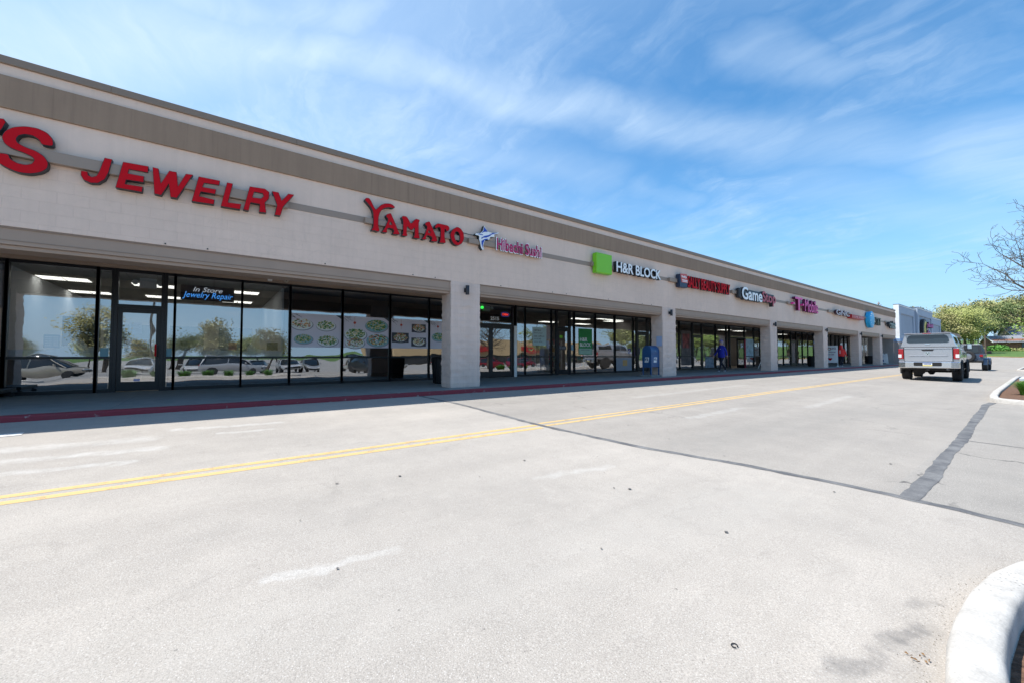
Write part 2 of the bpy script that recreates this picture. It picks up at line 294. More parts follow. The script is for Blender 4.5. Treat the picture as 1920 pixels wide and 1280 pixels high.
# ------------------------------------------------------------------ mesh helpers
class MB:
    def __init__(s): s.v = []; s.f = []; s.mi = []; s.cur = 0
    def quad(s, *p):
        b = len(s.v); s.v += [tuple(q) for q in p]; s.f.append(tuple(range(b, b+len(p)))); s.mi.append(s.cur); return s
    def box(s, x0, x1, y0, y1, z0, z1):
        b = len(s.v); s.v += [(x, y, z) for x in (x0, x1) for y in (y0, y1) for z in (z0, z1)]
        for q in ((0, 1, 3, 2), (4, 6, 7, 5), (0, 4, 5, 1), (2, 3, 7, 6), (0, 2, 6, 4), (1, 5, 7, 3)): s.f.append(tuple(b+i for i in q)); s.mi.append(s.cur)
        return s
    def loft(s, rings, cap=True, close=True):
        b = len(s.v); n = len(rings[0])
        for r in rings: s.v += [tuple(q) for q in r]
        for i in range(len(rings)-1):
            for j in range(n if close else n-1):
                a0 = b+i*n+j; a1 = b+i*n+(j+1) % n; s.f.append((a0, a1, a1+n, a0+n)); s.mi.append(s.cur)
        if cap:
            s.f.append(tuple(b+j for j in reversed(range(n)))); s.f.append(tuple(b+(len(rings)-1)*n+j for j in range(n))); s.mi += [s.cur]*2
        return s
    def tube(s, p, q, r0, r1=None, n=8, cap=True):
        r1 = r0 if r1 is None else r1; p = Vector(p); q = Vector(q); d = (q-p)
        if d.length < 1e-6: return s
        d.normalize(); a = d.orthogonal().normalized(); c = d.cross(a)
        s.loft([[o+(a*math.cos(2*math.pi*i/n)+c*math.sin(2*math.pi*i/n))*r for i in range(n)] for o, r in ((p, r0), (q, r1))], cap); return s
    def path(s, pts, rad, n=6, cap=True):
        pts = [Vector(p) for p in pts]; rings = []
        for i, p in enumerate(pts):
            d = (pts[min(i+1, len(pts)-1)]-pts[max(i-1, 0)]).normalized(); ref = Vector((0, 0, 1)) if abs(d.z) < .9 else Vector((1, 0, 0))
            a = d.cross(ref).normalized(); c = d.cross(a); r = rad[i] if isinstance(rad, (list, tuple)) else rad
            rings.append([p+(a*math.cos(2*math.pi*j/n)+c*math.sin(2*math.pi*j/n))*r for j in range(n)])
        s.loft(rings, cap); return s
    def lathe(s, c, axis, prof, n=20):
        """prof: list of (along, radius)"""
        ax = Vector(axis).normalized(); a = ax.orthogonal().normalized(); e = ax.cross(a); c = Vector(c)
        s.loft([[c+ax*h+(a*math.cos(2*math.pi*i/n)+e*math.sin(2*math.pi*i/n))*r for i in range(n)] for h, r in prof]); return s
    def ext(s, poly, axis, a, b):
        """extrude a 2D polygon along an axis: axis 'x' -> (y,z), 'y' -> (x,z), 'z' -> (x,y)"""
        f = {'x': lambda p, t: (t, p[0], p[1]), 'y': lambda p, t: (p[0], t, p[1]), 'z': lambda p, t: (p[0], p[1], t)}[axis]
        s.loft([[f(p, a) for p in poly], [f(p, b) for p in poly]]); return s
    def build(s, name, m, parent=None, world=False, smooth=False, bevel=0, fix=True):
        me = bpy.data.meshes.new(name); me.from_pydata(s.v, [], s.f)
        ms = m if isinstance(m, (list, tuple)) else [m]
        for q in ms: me.materials.append(q)
        if len(ms) > 1: me.polygons.foreach_set('material_index', s.mi)
        if fix:
            bm = bmesh.new(); bm.from_mesh(me); bmesh.ops.recalc_face_normals(bm, faces=bm.faces); bm.to_mesh(me); bm.free()
        if smooth: me.polygons.foreach_set('use_smooth', [True]*len(me.polygons))
        o = bpy.data.objects.new(name, me); COL.objects.link(o)
        if parent:
            o.parent = parent
            if world: o.matrix_parent_inverse = Matrix.Translation(-parent.location)
        if bevel:
            b = o.modifiers.new('bevel', 'BEVEL'); b.width = bevel; b.segments = 2; b.limit_method = 'ANGLE'
        if smooth and bevel == 0:
            pass
        return o
def smooth_angle(o, ang=40):
    me = o.data; me.polygons.foreach_set('use_smooth', [True]*len(me.polygons))
    bm = bmesh.new(); bm.from_mesh(me)
    for e in bm.edges:
        if len(e.link_faces) == 2 and e.calc_face_angle(0) > R(ang): e.smooth = False
    bm.to_mesh(me); bm.free()
def thing(name, label, cat, loc=(0, 0, 0), rz=0, group=None):
    o = bpy.data.objects.new(name, None); COL.objects.link(o); o.location = loc; o.rotation_euler = (0, 0, rz); o.empty_display_size = .2
    return tag(o, label, cat, group)
def tag(o, label, cat, group=None):
    o['label'] = label; o['category'] = cat
    if group: o['group'] = group
    return o
def kind(o, k, label=None, cat=None):
    o['kind'] = k
    if label: o['label'] = label
    if cat: o['category'] = cat
    return o
def dup(root, loc, rz=None, label=None, scale=None):
    def cp(o, par):
        c = o.copy(); COL.objects.link(c); c.parent = par
        for ch in list(o.children): cp(ch, c)
        return c
    r = cp(root, None); r.location = loc
    if rz is not None: r.rotation_euler = (0, 0, rz)
    if label: r['label'] = label
    if scale: r.scale = scale if isinstance(scale, tuple) else (scale,)*3
    return r
def sheet(name, xs, ys, m, dz=0., hf=H):
    xs = sorted(set([x for x in (-9.5, 60) if xs[0] < x < xs[-1]]+list(xs))); ys = sorted(set([y for y in (70, 130, 200, 400) if ys[0] < y < ys[-1]]+list(ys)))
    b = MB(); n = len(ys)
    for x in xs:
        for y in ys: b.v.append((x, y, hf(x, y)+dz))
    for i in range(len(xs)-1):
        for j in range(n-1): b.f.append((i*n+j, (i+1)*n+j, (i+1)*n+j+1, i*n+j+1)); b.mi.append(0)
    return kind(b.build(name, m, fix=False), 'structure')
def poly_sheet(name, pts, m, dz):
    b = MB(); b.quad(*[(x, y, H(x, y)+dz) for x, y in pts]); return kind(b.build(name, m, fix=False), 'structure')
def ribbon(name, pts, wd, m, dz, jit=0., seed=0):
    r = random.Random(seed); b = MB(); L = []
    for i, p in enumerate(pts):
        q0 = Vector(pts[max(i-1, 0)]); q1 = Vector(pts[min(i+1, len(pts)-1)]); d = (q1-q0).normalized(); nn = Vector((-d.y, d.x))
        wa = (wd[i] if isinstance(wd, list) else wd)/2
        a = Vector(p)+nn*(wa+r.uniform(-jit, jit)); c = Vector(p)-nn*(wa+r.uniform(-jit, jit)); L.append((a, c))
    for (a, c), (a2, c2) in zip(L, L[1:]): b.quad(*[(q.x, q.y, H(q.x, q.y)+dz) for q in (a, c, c2, a2)])
    return kind(b.build(name, m, fix=False), 'structure')
def dense(pts, step):
    o = []
    for a, b in zip(pts, pts[1:]):
        L = math.dist(a, b); n = max(1, int(L/step)); o += [(a[0]+(b[0]-a[0])*i/n, a[1]+(b[1]-a[1])*i/n) for i in range(n)]
    return o+[pts[-1]]

# ------------------------------------------------------------------ ground, road, pavement
M_grass = mat('lawn_grass', (.075, .14, .025), .95, var=(1.3, .35), bump=(20, .5, .03))
sheet('ground', [-1500, -300, -60, 300, 1500], [-1500, -200, 0, 200, 600, 1500], M_grass, -.03)
sheet('lot_pavement', [-.9, 10, 30, 60, 300], [-60, -20, 20, 60, 129], M_lot, .0)
SEAM = [(-10, 4.2), (-9.6, 4.2), (-9.5, 4.21), (-7.8, 4.37), (-5.07, 4.33), (-3.25, 4.5), (-2.1, 4.8), (-1.2, 4.93), (-.95, 4.95), (-.5, 4.95), (.4, 4.85), (3, 4.7)]
def strip_sheet(name, edge, ys, m, dz, up):
    b = MB(); cols = []
    for x, y in edge: yy = ([q for q in ys]+[y]) if not up else ([y]+list(ys)); cols.append([(x, q, H(x, q)+dz) for q in yy])
    for c0, c1 in zip(cols, cols[1:]):
        for i in range(len(c0)-1): b.quad(c0[i], c1[i], c1[i+1], c0[i+1])
    return kind(b.build(name, m, fix=False), 'structure')
strip_sheet('road', SEAM, [-60, -20], M_road, .004, False)
strip_sheet('road_beyond_the_seam', [q for q in SEAM if q[0] <= -.9], [30, 60, 70, 130], M_road2, .004, True)
strip_sheet('parking_aisle', [q for q in SEAM if q[0] >= -.96]+[(20, 4.7)], [30], M_aisle, .0045, True)
sheet('cross_street', [-10, 20, 60, 95], [112, 130], M_road2, .008)
mk = lambda pts, d: dense(pts, d)
seam_pts = [(-9.6, 4.2), (-7.8, 4.37), (-5.07, 4.33), (-3.25, 4.5), (-2.1, 4.8), (-1.2, 4.93), (-.5, 4.95), (.4, 4.85), (2.9, 4.7)]
ribbon('asphalt_seam', mk(seam_pts, .12), .105, M_tar, .0068, .014, 3)
tp = mk([(-.80, 4.95), (-.79, 6), (-.84, 7.3), (-.85, 8.8), (-.90, 10.3), (-.95, 12), (-1.0, 14), (-1.06, 15.6), (-1.0, 16.65)], .12)
r4 = random.Random(4); ribbon('tar_patch', tp, [.12+.012*math.sin(i*.23)+.01*r4.random() for i in range(len(tp))], M_tar, .0085, .008, 5)
ribbon('asphalt_joint', mk([(-.85, 9.0), (1.0, 9.0), (4, 9.05)], .1), .03, M_tar, .0075, .008, 9)
ribbon('road_marking', mk([(-5.08, -14), (-5.10, 4.3)], .5), .095, M_yellow, .0062)
ribbon('road_marking', mk([(-4.90, -14), (-4.90, 4.25)], .5), .10, M_yellow, .0062)
ribbon('road_marking', mk([(-5.18, 4.42), (-5.22, 8), (-5.34, 14), (-5.50, 30), (-5.62, 44), (-5.7, 60)], .5), .075, M_yellow, .0062)
ribbon('road_marking', mk([(-4.98, 4.35), (-5.05, 8), (-5.18, 14), (-5.34, 30), (-5.46, 44), (-5.54, 60)], .5), .085, M_yellow, .0062)
# faded crossing paint at the left and old scrapes
ribbon('faded_road_paint', mk([(-8.15, -3.4), (-8.28, -2.02)], .2), .2, mat('white_line_paint', (.60, .60, .58), .8, var=(9, .2)), .010, .02, 3)
# small dark spots, a rubber ring
tw = MB()
for i in range(26):
    x = rnd.uniform(-4.6, -.7); y = rnd.uniform(.2, 6.5); a = rnd.uniform(0, 3.1); l = rnd.uniform(.008, .022); z = H(x, y)+.012
    tw.quad(*[(x+l*rnd.uniform(.5, 1.)*math.cos(a+t), y+l*rnd.uniform(.5, 1)*math.sin(a+t), z) for t in (0, 1.1, 2., 3.1, 4.2, 5.2)])
kind(tw.build('gum_spots', mat('gum_stain', (.10, .095, .09), .9)), 'stuff', 'dark chewing gum spots flattened on the pale asphalt', 'spots')
g = MB(); cx, cy = -.86, 1.84; g.path([(cx+.012*math.cos(t), cy+.014*math.sin(t), H(cx, cy)+.009) for t in [i*.52 for i in range(12)]], .0022, 6)
tag(g.build('rubber_ring', M_black), 'tiny black rubber ring lying on the pale asphalt', 'ring')
# leaf by the island kerb and fallen twig
g = MB()
for i in range(9):
    x = -.37+rnd.uniform(-.03, .03); y = 2.4+rnd.uniform(-.04, .05); z = H(x, y)+.01; a = rnd.uniform(0, 6.3); l = .010
    g.quad((x, y, z), (x+l*math.cos(a), y+l*math.sin(a), z+.008), (x+l*1.7*math.cos(a+.3), y+l*1.7*math.sin(a+.3), z+.003), (x+l*math.cos(a+.6), y+l*math.sin(a+.6), z+.002))
kind(g.build('leaf_litter', mat('dry_leaf', (.22, .13, .06), .8)), 'stuff', 'dry brown leaf scraps against the white kerb', 'leaves')

# sidewalk and red kerb
WY0, WY1 = -40., 95.
KX = -9.52
b = MB(); ys = [WY0]; 
cuts = [-38+3.05*i for i in range(44)]
joints = [c for c in cuts if WY0 < c < WY1] ; prev = WY0
for c in joints+[WY1]:
    b.box(-14.4, -11.9, prev+.006, c-.006, -.1, .1); b.box(-11.888, KX-.16, prev+.006, c-.006, -.1, .1); prev = c
b.box(-14.4, KX-.165, WY0, WY1, -.12, .094)
kind(b.build('sidewalk', M_walk, bevel=.006), 'structure')
b = MB(); sec = [(KX-.155, -.1), (KX-.155, .102), (KX-.03, .102), (KX-.008, .092), (KX, .07), (KX+.012, -.06)]
b.ext([(p[0], p[1]) for p in sec], 'y', WY0, WY1)
kind(b.build('kerb', M_red), 'structure')
b = MB()
r5 = random.Random(12)
for i in range(70):
    y = r5.uniform(-3, 22); x = KX+r5.choice([-.07, .03, .06, .3, .9])+r5.uniform(-.04, .04); z = (.105 if x < KX else H(x, y)+.012); l = r5.uniform(.008, .03); a = r5.uniform(0, 3)
    b.quad(*[(x+l*r5.uniform(.3, 1)*math.cos(a+t), y+l*1.4*math.sin(a+t), z) for t in (0, 1.3, 2.4, 3.5, 4.9)])
kind(b.build('litter_scraps', mat('paper_scrap', (.62, .60, .55), .9)), 'stuff', 'pale scraps and chips along the red kerb', 'litter')

b = MB(); r6 = random.Random(21)
for i in range(150):
    t = r6.random(); y = 1.9+2.0*t; x = -.315+.0*t-abs(r6.gauss(0, .035))+(.16*max(0, t-.72)/.28 if t > .72 else 0); z = H(x, y)+.005; l = r6.uniform(.001, .0032); a = r6.uniform(0, 3)
    p = [(x+l*math.cos(a+q*1.57), y+l*math.sin(a+q*1.57), z) for q in range(4)]; b.loft([p, [(v[0]*.5+x*.5, v[1]*.5+y*.5, z+l) for v in p]])
kind(b.build('grit', mat('gutter_grit', (.28, .25, .21), .9, var=(90, .5))), 'stuff', 'fine brown grit gathered along the white kerb', 'grit')
# planted islands
def island(nm, pts, wd, m_in, zin, closed=True):
    """kerb ring from an outer outline (anticlockwise), rounded top"""
    P = [Vector(p) for p in pts]; n = len(P); rings = []
    for i in range(n):
        d = ((P[(i+1) % n]-P[i]).normalized()+(P[i]-P[i-1]).normalized()).normalized(); inn = Vector((-d.y, d.x))
        prof = [(0, -.06), (.008, .085), (.018, .108), (.034, .118), (wd-.03, .122), (wd-.012, .116), (wd, .10), (wd+.004, -.06)]
        rings.append([(P[i].x+inn.x*o, P[i].y+inn.y*o, H(P[i].x, P[i].y)+h) for o, h in prof])
    rings.append(rings[0]); b = MB(); b.loft(rings, cap=False); o = b.build('kerb', M_curbw, smooth=True); smooth_angle(o, 50); kind(o, 'structure')
    b = MB(); inn = []
    for i in range(n):
        d = ((P[(i+1) % n]-P[i]).normalized()+(P[i]-P[i-1]).normalized()).normalized(); q = P[i]+Vector((-d.y, d.x))*(wd-.01); inn.append(q)
    c = sum(inn, Vector((0, 0)))/n
    cs = [(0, 1.), (.5, 1.), (.8, .8), (.95, .35), (1., 0.)]
    rg = [[(c.x+(q.x-c.x)*t, c.y+(q.y-c.y)*t, H(q.x*t+c.x*(1-t), q.y*t+c.y*(1-t))+zin+.05*k) for q in inn] for t, k in cs[1:]]
    b.loft(rg, cap=False); b.quad(*rg[0]); kind(b.build('planting_bed', m_in, smooth=True), 'structure')
def rr(x0, x1, y0, y1, r, n=8, jit=0):
    o = []
    for cx, cy, a0 in ((x1-r, y0+r, -90), (x1-r, y1-r, 0), (x0+r, y1-r, 90), (x0+r, y0+r, 180)):
        o += [(cx+r*math.cos(R(a0+90*i/n)), cy+r*math.sin(R(a0+90*i/n))) for i in range(n+1)]
    return o
near = [(4.5, 4.3), (3., 4.42), (1.2, 4.42), (.6, 4.36), (.22, 4.2), (-.02, 4.0), (-.17, 3.72), (-.25, 3.4), (-.295, 3.05), (-.31, 2.7), (-.305, 2.45), (-.28, 2.2), (-.23, 1.9), (-.12, 1.5), (.02, .9), (.2, 0), (.3, -1.5), (.4, -4), (.6, -5), (2, -5.2), (4, -5), (4.7, -4), (4.8, 3.8)]
island('near', near, .165, M_soil, .0)
isl2 = [(-.95, 16.86), (-.7, 16.74), (-.3, 16.70), (3.4, 16.75), (3.7, 17.1), (3.7, 35.6), (3.4, 36), (-1.0, 36), (-1.3, 35.6), (-1.3, 32), (-1.26, 26.7), (-1.22, 20.5), (-1.16, 18.2), (-1.08, 17.2)]
island('second', isl2, .17, M_soil, .05)
isl3 = rr(-1.85, 3.6, 52, 70, .5, 4); island('third', isl3, .17, M_soil, .05)
island('median', rr(7.5, 11, 20, 60, 1.4, 5), .17, M_grass, .06); island('left_median', rr(7.5, 11, -22, -8.5, 1.4, 5), .17, M_grass, .06)

# ------------------------------------------------------------------ shopping strip
XF, XG, XB = -10.3, -14.2, -21.5         # facade plane, glass plane, back wall of the shops
ZR = 6.0
Y0, Y1 = -26.0, 60.2
strip = thing('shopping_strip', 'long cream and tan single storey shopping strip with stone pillars', 'building', (XF, 0, 0))
def sp_(b, name, m, **k): return b.build(name, m, strip, world=True, **k)
PIL = [(-14.5, -13.5), (-5.5, -4.52), (5.47, 6.46), (15.97, 17.01), (27.34, 28.35), (36.81, 37.78), (45.99, 46.9), (53.35, 54.28)]
ZB = 3.14                                # top of the beam = bottom of the wall above
b = MB(); b.box(XF-.45, XF, Y0, Y1, 3.16, 4.35); sp_(b, 'facade_wall', M_cream)
b = MB(); b.box(XF-.45, XF+.012, Y0, Y1, 4.352, 4.5) ; sp_(b, 'accent_strip', M_race)
b = MB(); b.box(XF-.452, XF, Y0, Y1, 4.502, 5.12); sp_(b, 'upper_wall', M_smooth)
b = MB(); b.box(XF-.45, XF+.045, Y0-.02, Y1+.02, 5.122, 5.66); sp_(b, 'tan_band', M_tan)
b = MB(); b.box(XF-.452, XF+.004, Y0, Y1, 5.662, 5.86); sp_(b, 'parapet_wall', M_smooth)
b = MB()
yy = Y0
while yy < Y1:
    y2 = min(yy+3.05, Y1); b.box(XF-.6, XF+.05, yy+.0015, y2-.0015, 5.862, 5.99); yy = y2
sp_(b, 'coping', M_coping, bevel=.004)
# band seams
for q in (5.94, 7.0, 20.6, 33.9, 47.4): b = MB(); b.box(XF+.046, XF+.049, q-.006, q+.006, 5.125, 5.655); sp_(b, 'band_seam', M_coping)
# bolts and screws along the top of the beam
for i in range(14): q = -3+i*1.7+.6*math.sin(i*2.1); b = MB(); b.box(XF+.001, XF+.012, q-.012, q+.012, 3.18, 3.205); sp_(b, 'wall_bolt', M_dark)
# split-face pillars: blocks with rough faces
def pillar(y0, y1, seed):
    r = random.Random(seed); b = MB(); rows = 15; h = (3.16-.1)/rows; D = .57; ny = 16; nx = 10
    per = []
    # perimeter param: front (XF) from y0 to y1, then side y1 back, then back, then side y0 forward
    def edge(p, q, n): return [(p[0]+(q[0]-p[0])*i/n, p[1]+(q[1]-p[1])*i/n) for i in range(n)]
    cr = [(XF, y0), (XF, y1), (XF-D, y1), (XF-D, y0)]
    loop = edge(cr[0], cr[1], ny)+edge(cr[1], cr[2], nx)+edge(cr[2], cr[3], ny)+edge(cr[3], cr[0], nx)
    c = Vector((XF-D/2, (y0+y1)/2)); rings = []
    nz = rows*5
    for k in range(nz+1):
        z = .1+k*h/5; j = k % 5 == 0; ring = []
        for (x, y) in loop:
            v = Vector((x, y))-c; rough = noise.noise((x*7+seed, y*7, z*7))*.020+noise.noise((x*22, y*22+seed, z*22))*.011
            rough += noise.noise((seed, int(k/5)*3.7, (y+x)*2.5))*.007
            s_ = 1+(rough-(.008 if j else 0))/v.length
            ring.append((c.x+v.x*s_, c.y+v.y*s_, z))
        rings.append(ring)
    b.loft(rings, cap=False); o = sp_(b, 'stone_pillar', M_split, smooth=True); smooth_angle(o, 50); return o
for i, (a, c) in enumerate(PIL): pillar(a, c, i*13+1)
# beams between pillars, recessed soffit, header behind
gaps = [(PIL[i][1]+.003, PIL[i+1][0]-.003) for i in range(len(PIL)-1)]+[(PIL[-1][1]+.003, Y1)]
for (a, c) in gaps:
    b = MB(); b.box(XF-.60, XF-.03, a, c, 2.86, 3.158); b.box(XF-.57, XF-.07, a, c, 2.79, 2.858)
    sp_(b, 'beam', M_beam, bevel=.006)
    b = MB(); b.box(XF-.032, XF-.012, a, c, 3.13, 3.157); b.box(XF-.029, XF-.022, a, c, 2.925, 2.937); sp_(b, 'beam_trim', M_rust if False else M_coping)
b = MB(); b.box(XG-.06, XF-.455, Y0, Y1, 3.42, 3.5); sp_(b, 'soffit', M_soffit)
b = MB(); b.box(XG-.06, XG+.10, Y0, 60.9, 3.225, 3.418); sp_(b, 'header_wall', M_beam)
b = MB(); b.box(XB-.2, XF-.46, Y0, Y1, 5.55, 5.6); sp_(b, 'roof', mat('roof_membrane', (.3, .3, .29), .9))
b = MB(); b.box(XB-.2, XB, Y0, Y1, .1, 5.55); b.box(XB, XF-.46, Y0, Y0+.2, .1, 5.55); b.box(XB, XG-.062, Y1-.2, Y1, .1, 5.54); b.box(XG-.062, XF-.461, Y1-.2, Y1-.002, 3.5, 5.54); sp_(b, 'outer_wall', M_smooth)
# end wall of the recess with its window
b = MB(); b.box(-12.95, -10.75, 61.5, 61.7, .1, 3.42); b.box(-14.2, -13.5, 61.5, 61.7, .1, 3.42); b.box(-13.5, -12.95, 61.5, 61.7, 3.1, 3.42); b.box(-14.3, -10.75, 60.2, 61.7, 3.42, 3.5); sp_(b, 'end_wall', mat('grey_end_wall', (.33, .31, .30), .85, var=(2, .06)))
b = MB(); b.box(-13.5, -12.95, 61.52, 61.56, .12, 3.1); sp_(b, 'end_window', M_glass); b = MB(); b.box(-13.24, -13.2, 61.47, 61.6, .1, 3.1); b.box(-13.5, -12.95, 61.47, 61.6, 3.05, 3.1); sp_(b, 'end_window_frame', M_frame)

# interiors
rooms = [(-26, -3.9, 'j'), (-3.9, 1.80, 'j'), (1.80, 10.95, 'd'), (10.95, 20.9, 'g'), (20.9, 29.0, 'g'), (29.0, 38.4, 'g'), (38.4, 50.5, 'd'), (50.5, 60.0, 'g')]
M_ceil = NB('acoustic_ceiling'); s_ = M_ceil.sep()
def grid(k, sc, wd):
    a = k.mul(k.mul(s_[0], sc), 1., 'MODULO'); a2 = k.mul(k.mul(s_[1], sc), 1., 'MODULO'); a = k.mul(a, 0., 'ABSOLUTE'); a2 = k.mul(a2, 0., 'ABSOLUTE')
    return k.mul(k.rng(a, 0, wd, 1, 0), k.rng(a2, 0, wd, 1, 0), 'MAXIMUM')
M_ceil.col(M_ceil.mix(grid(M_ceil, 1/.61, .05), (.33, .315, .28), (.18, .17, .15))); M_ceil.b.inputs['Roughness'].default_value = .9; M_ceil = M_ceil.m
M_iw = mat('shop_wall_white', (.82, .83, .85), .8, var=(.6, .05)); M_id = mat('shop_wall_dark', (.10, .05, .035), .8, var=(.8, .2)); M_ig = mat('shop_wall_grey', (.22, .205, .20), .85, var=(.7, .15))
M_floor = mat('shop_floor', (.12, .11, .10), .45, var=(1.2, .2)); M_floorT = mat('tile_floor', (.22, .19, .16), .4, var=(2, .2))
M_tube = mat('troffer_diffuser', (.9, .9, .85), .5, emit=((1., .94, .82), 1.9))
b = MB(); b.box(XB, XG-.05, Y0+.2, Y1-.2, .02, .104); sp_(b, 'shop_floor', M_floorT); b = MB(); b.box(XB+.1, XG-.2, -25, 1.7, .105, .109); sp_(b, 'pale_tile_floor', mat('pale_floor_tile', (.55, .54, .52), .3, var=(2, .1)))
for (a, c, t) in rooms:
    wmt = {'j': M_iw, 'd': M_id, 'g': M_ig}[t]
    b = MB(); b.box(XB, XG-.12, a+.08, c-.08, 3.12, 3.2); sp_(b, 'shop_ceiling', M_ceil if t != 'd' else M_id)
    b = MB(); b.box(XB, XB+.1, a+.08, c-.08, .11, 3.119); b.box(XB+.1, XG-.2, a+.02, a+.08, .11, 3.119); b.box(XB+.1, XG-.2, c-.08, c-.02, .11, 3.119); sp_(b, 'shop_wall', wmt)
def troffer(x, y, l=1.2, wd=.6):
    b = MB(); b.box(x-l/2, x+l/2, y-wd/2, y+wd/2, 3.105, 3.119); o = sp_(b, 'ceiling_light', M_tube)
    b = MB(); b.box(x-l/2, x+l/2, y-.012, y+.012, 3.10, 3.104); bb = b.build('louvre', M_white, o); bb.matrix_parent_inverse = Matrix.Identity(4)
for x in (-16.2, -19.2):
    for y in (-3.3, -1.45, .75): troffer(x, y, .6, .95)
for y in (17, 20, 23.2, 26, 31.2, 34.2, 36.8, 42, 46, 53, 57): troffer(-16.3, y, .6, 1.2); troffer(-19, y, .6, 1.2)
for y in (13.6,): troffer(-19, y, .3, 1.2)
for y in (19.4, 18.3): troffer(-15.6, y, .3, 1.0)

# storefront: mullion positions along the glass plane; kind per pane
XS = XG
def window(y0, y1, rail=True, mw=.055, z0=.13, z1=3.22, glass=M_glass):
    b = MB(); h = mw/2
    b.box(XS-.06, XS+.05, y0-h, y0+h, z0-.03, z1); b.box(XS-.06, XS+.05, y1-h+.002, y1+h-.002, z0-.03, z1-.002)
    b.box(XS-.055, XS+.045, y0+h, y1-h, z1-.07, z1-.003); b.box(XS-.055, XS+.048, y0+h, y1-h, z0-.03, z0+.06)
    if rail: b.box(XS-.05, XS+.04, y0+h, y1-h, .935, .995)
    f = sp_(b, 'window', M_frame)
    e = [rnd.uniform(-.005, .005)*(y1-y0) for _ in range(2)]
    if rail:
        b = MB(); b.quad((XS-e[0], y0+h, z0+.06), (XS+e[0], y1-h, z0+.06), (XS+e[0], y1-h, .94), (XS-e[0], y0+h, .94)); b.build('lower_pane', glass, f)
        b = MB(); b.quad((XS-e[1], y0+h, .99), (XS+e[1], y1-h, .99), (XS+e[1]*.8, y1-h, z1-.07), (XS-e[1]*.8, y0+h, z1-.07)); b.build('pane', glass, f)
    return f
def door(y0, y1, zt=2.2, open_=0, double=False, hand=1, frame=True, glass=M_glass, name='door'):
    """transom above, leaf below"""
    b = MB()
    b.box(XS-.06, XS+.06, y0, y0+.07, .1, 3.22); b.box(XS-.06, XS+.06, y1-.07, y1, .1, 3.22); b.box(XS-.058, XS+.058, y0+.07, y1-.07, zt+.02, zt+.12); b.box(XS-.055, XS+.055, y0+.07, y1-.07, 3.14, 3.218)
    f = sp_(b, 'door_frame', M_frame); b = MB(); b.quad((XS, y0+.07, zt+.12), (XS, y1-.07, zt+.12), (XS, y1-.07, 3.14), (XS, y0+.07, 3.14)); b.build('transom_pane', glass, f)
    lv = [(y0+.075, y1-.075)] if not double else [(y0+.075, (y0+y1)/2-.003), ((y0+y1)/2+.003, y1-.075)]
    for i, (a, c) in enumerate(lv):
        if open_ and i == 0: continue
        b = MB(); b.box(XS-.02, XS+.04, a, a+.085, .12, zt+.015); b.box(XS-.02, XS+.04, c-.085, c, .12, zt+.015); b.box(XS-.018, XS+.038, a+.085, c-.085, zt-.09, zt+.013); b.box(XS-.018, XS+.038, a+.085, c-.085, .122, .35)
        d = sp_(b, name, M_frame); b = MB(); b.quad((XS+.01, a+.085, .35), (XS+.01, c-.085, .35), (XS+.01, c-.085, zt-.09), (XS+.01, a+.085, zt-.09)); b.build('pane', glass, d)
        hy = (c-.045 if hand > 0 else a+.045) if not double else (c-.045 if i == 0 else a+.045)
        b = MB(); b.path([(XS+.04, hy, .98), (XS+.10, hy, .98), (XS+.10, hy, 1.28), (XS+.04, hy, 1.28)], .012, 6); b.build('handle', M_frame, d)
# bay 0 (jewellery shop, then the restaurant)
for a, c in ((-9.2, -7.6), (-7.6, -6.0), (-6.0, -4.6), (-4.6, -3.79)): window(a, c)
window(-3.79, -2.32, mw=.075); window(-2.32, -2.05)
door(-2.02, -1.05); window(-1.02, -.84)
window(-.84, .67); window(.67, 1.92); window(1.92, 3.47, mw=.075); window(3.47, 5.09, mw=.075); window(5.09, 6.61); window(6.61, 8.2)
door(8.25, 10.62, 2.24, double=True); 
b = MB(); b.box(XS+.06, XS+.10, 10.62, 10.76, .1, 2.3); sp_(b, 'door_post', M_white)
window(10.78, 11.29); window(11.29, 12.88); window(12.88, 13.18)
door(13.2, 14.1, 2.26); window(14.12, 14.40); window(14.40, 15.94, mw=.09); window(15.94, 17.5, mw=.09); window(17.5, 19.09, mw=.09); window(19.09, 19.40)
door(19.42, 20.45, 2.26); window(20.5, 20.80, mw=.12); window(20.8, 22.2); window(22.2, 23.81)
window(23.81, 25.36, mw=.1); door(25.36, 26.6, 2.26, hand=-1); window(26.6, 28.38, mw=.1); window(28.38, 29.97, mw=.1); window(29.97, 30.43)
door(30.45, 32.9, 2.26, open_=1, double=True); window(32.9, 34.47, mw=.1); window(34.47, 35.56); window(35.56, 37.4); window(37.4, 39.0)
window(39.0, 40.31, mw=.1); window(40.31, 42.0, mw=.1); door(42.0, 43.3, 2.26); window(43.3, 44.8, mw=.12); window(44.8, 46.23, mw=.12); window(46.23, 47.73); window(47.73, 50.0); window(50, 51.6)
for a, c in ((51.6, 53.1), (53.1, 54.5), (54.5, 55.8), (55.8, 57.5), (57.5, 58.8), (58.8, 60.8)): window(a, c, mw=.12)
# knee panels and display shelf behind the jeweller's glass
b = MB(); b.box(XS-.16, XS-.12, -9, -2.12, .11, .93); b.box(XS-.16, XS-.12, -.98, 1.78, .11, .93); sp_(b, 'knee_panel', M_black)
b = MB(); b.box(XS-.75, XS-.17, -9, -2.15, .88, 1.16); b.box(XS-.75, XS-.17, -.95, 1.76, .88, 1.16); sp_(b, 'display_shelf', mat('shelf_white', (.85, .86, .86), .5))
b = MB(); b.box(XS-.14, XS-.09, 1.76, 1.92, .11, 3.1); b.box(XS-.9, XS-.12, 1.86, 1.91, .11, 3.1); sp_(b, 'partition_post', M_black)
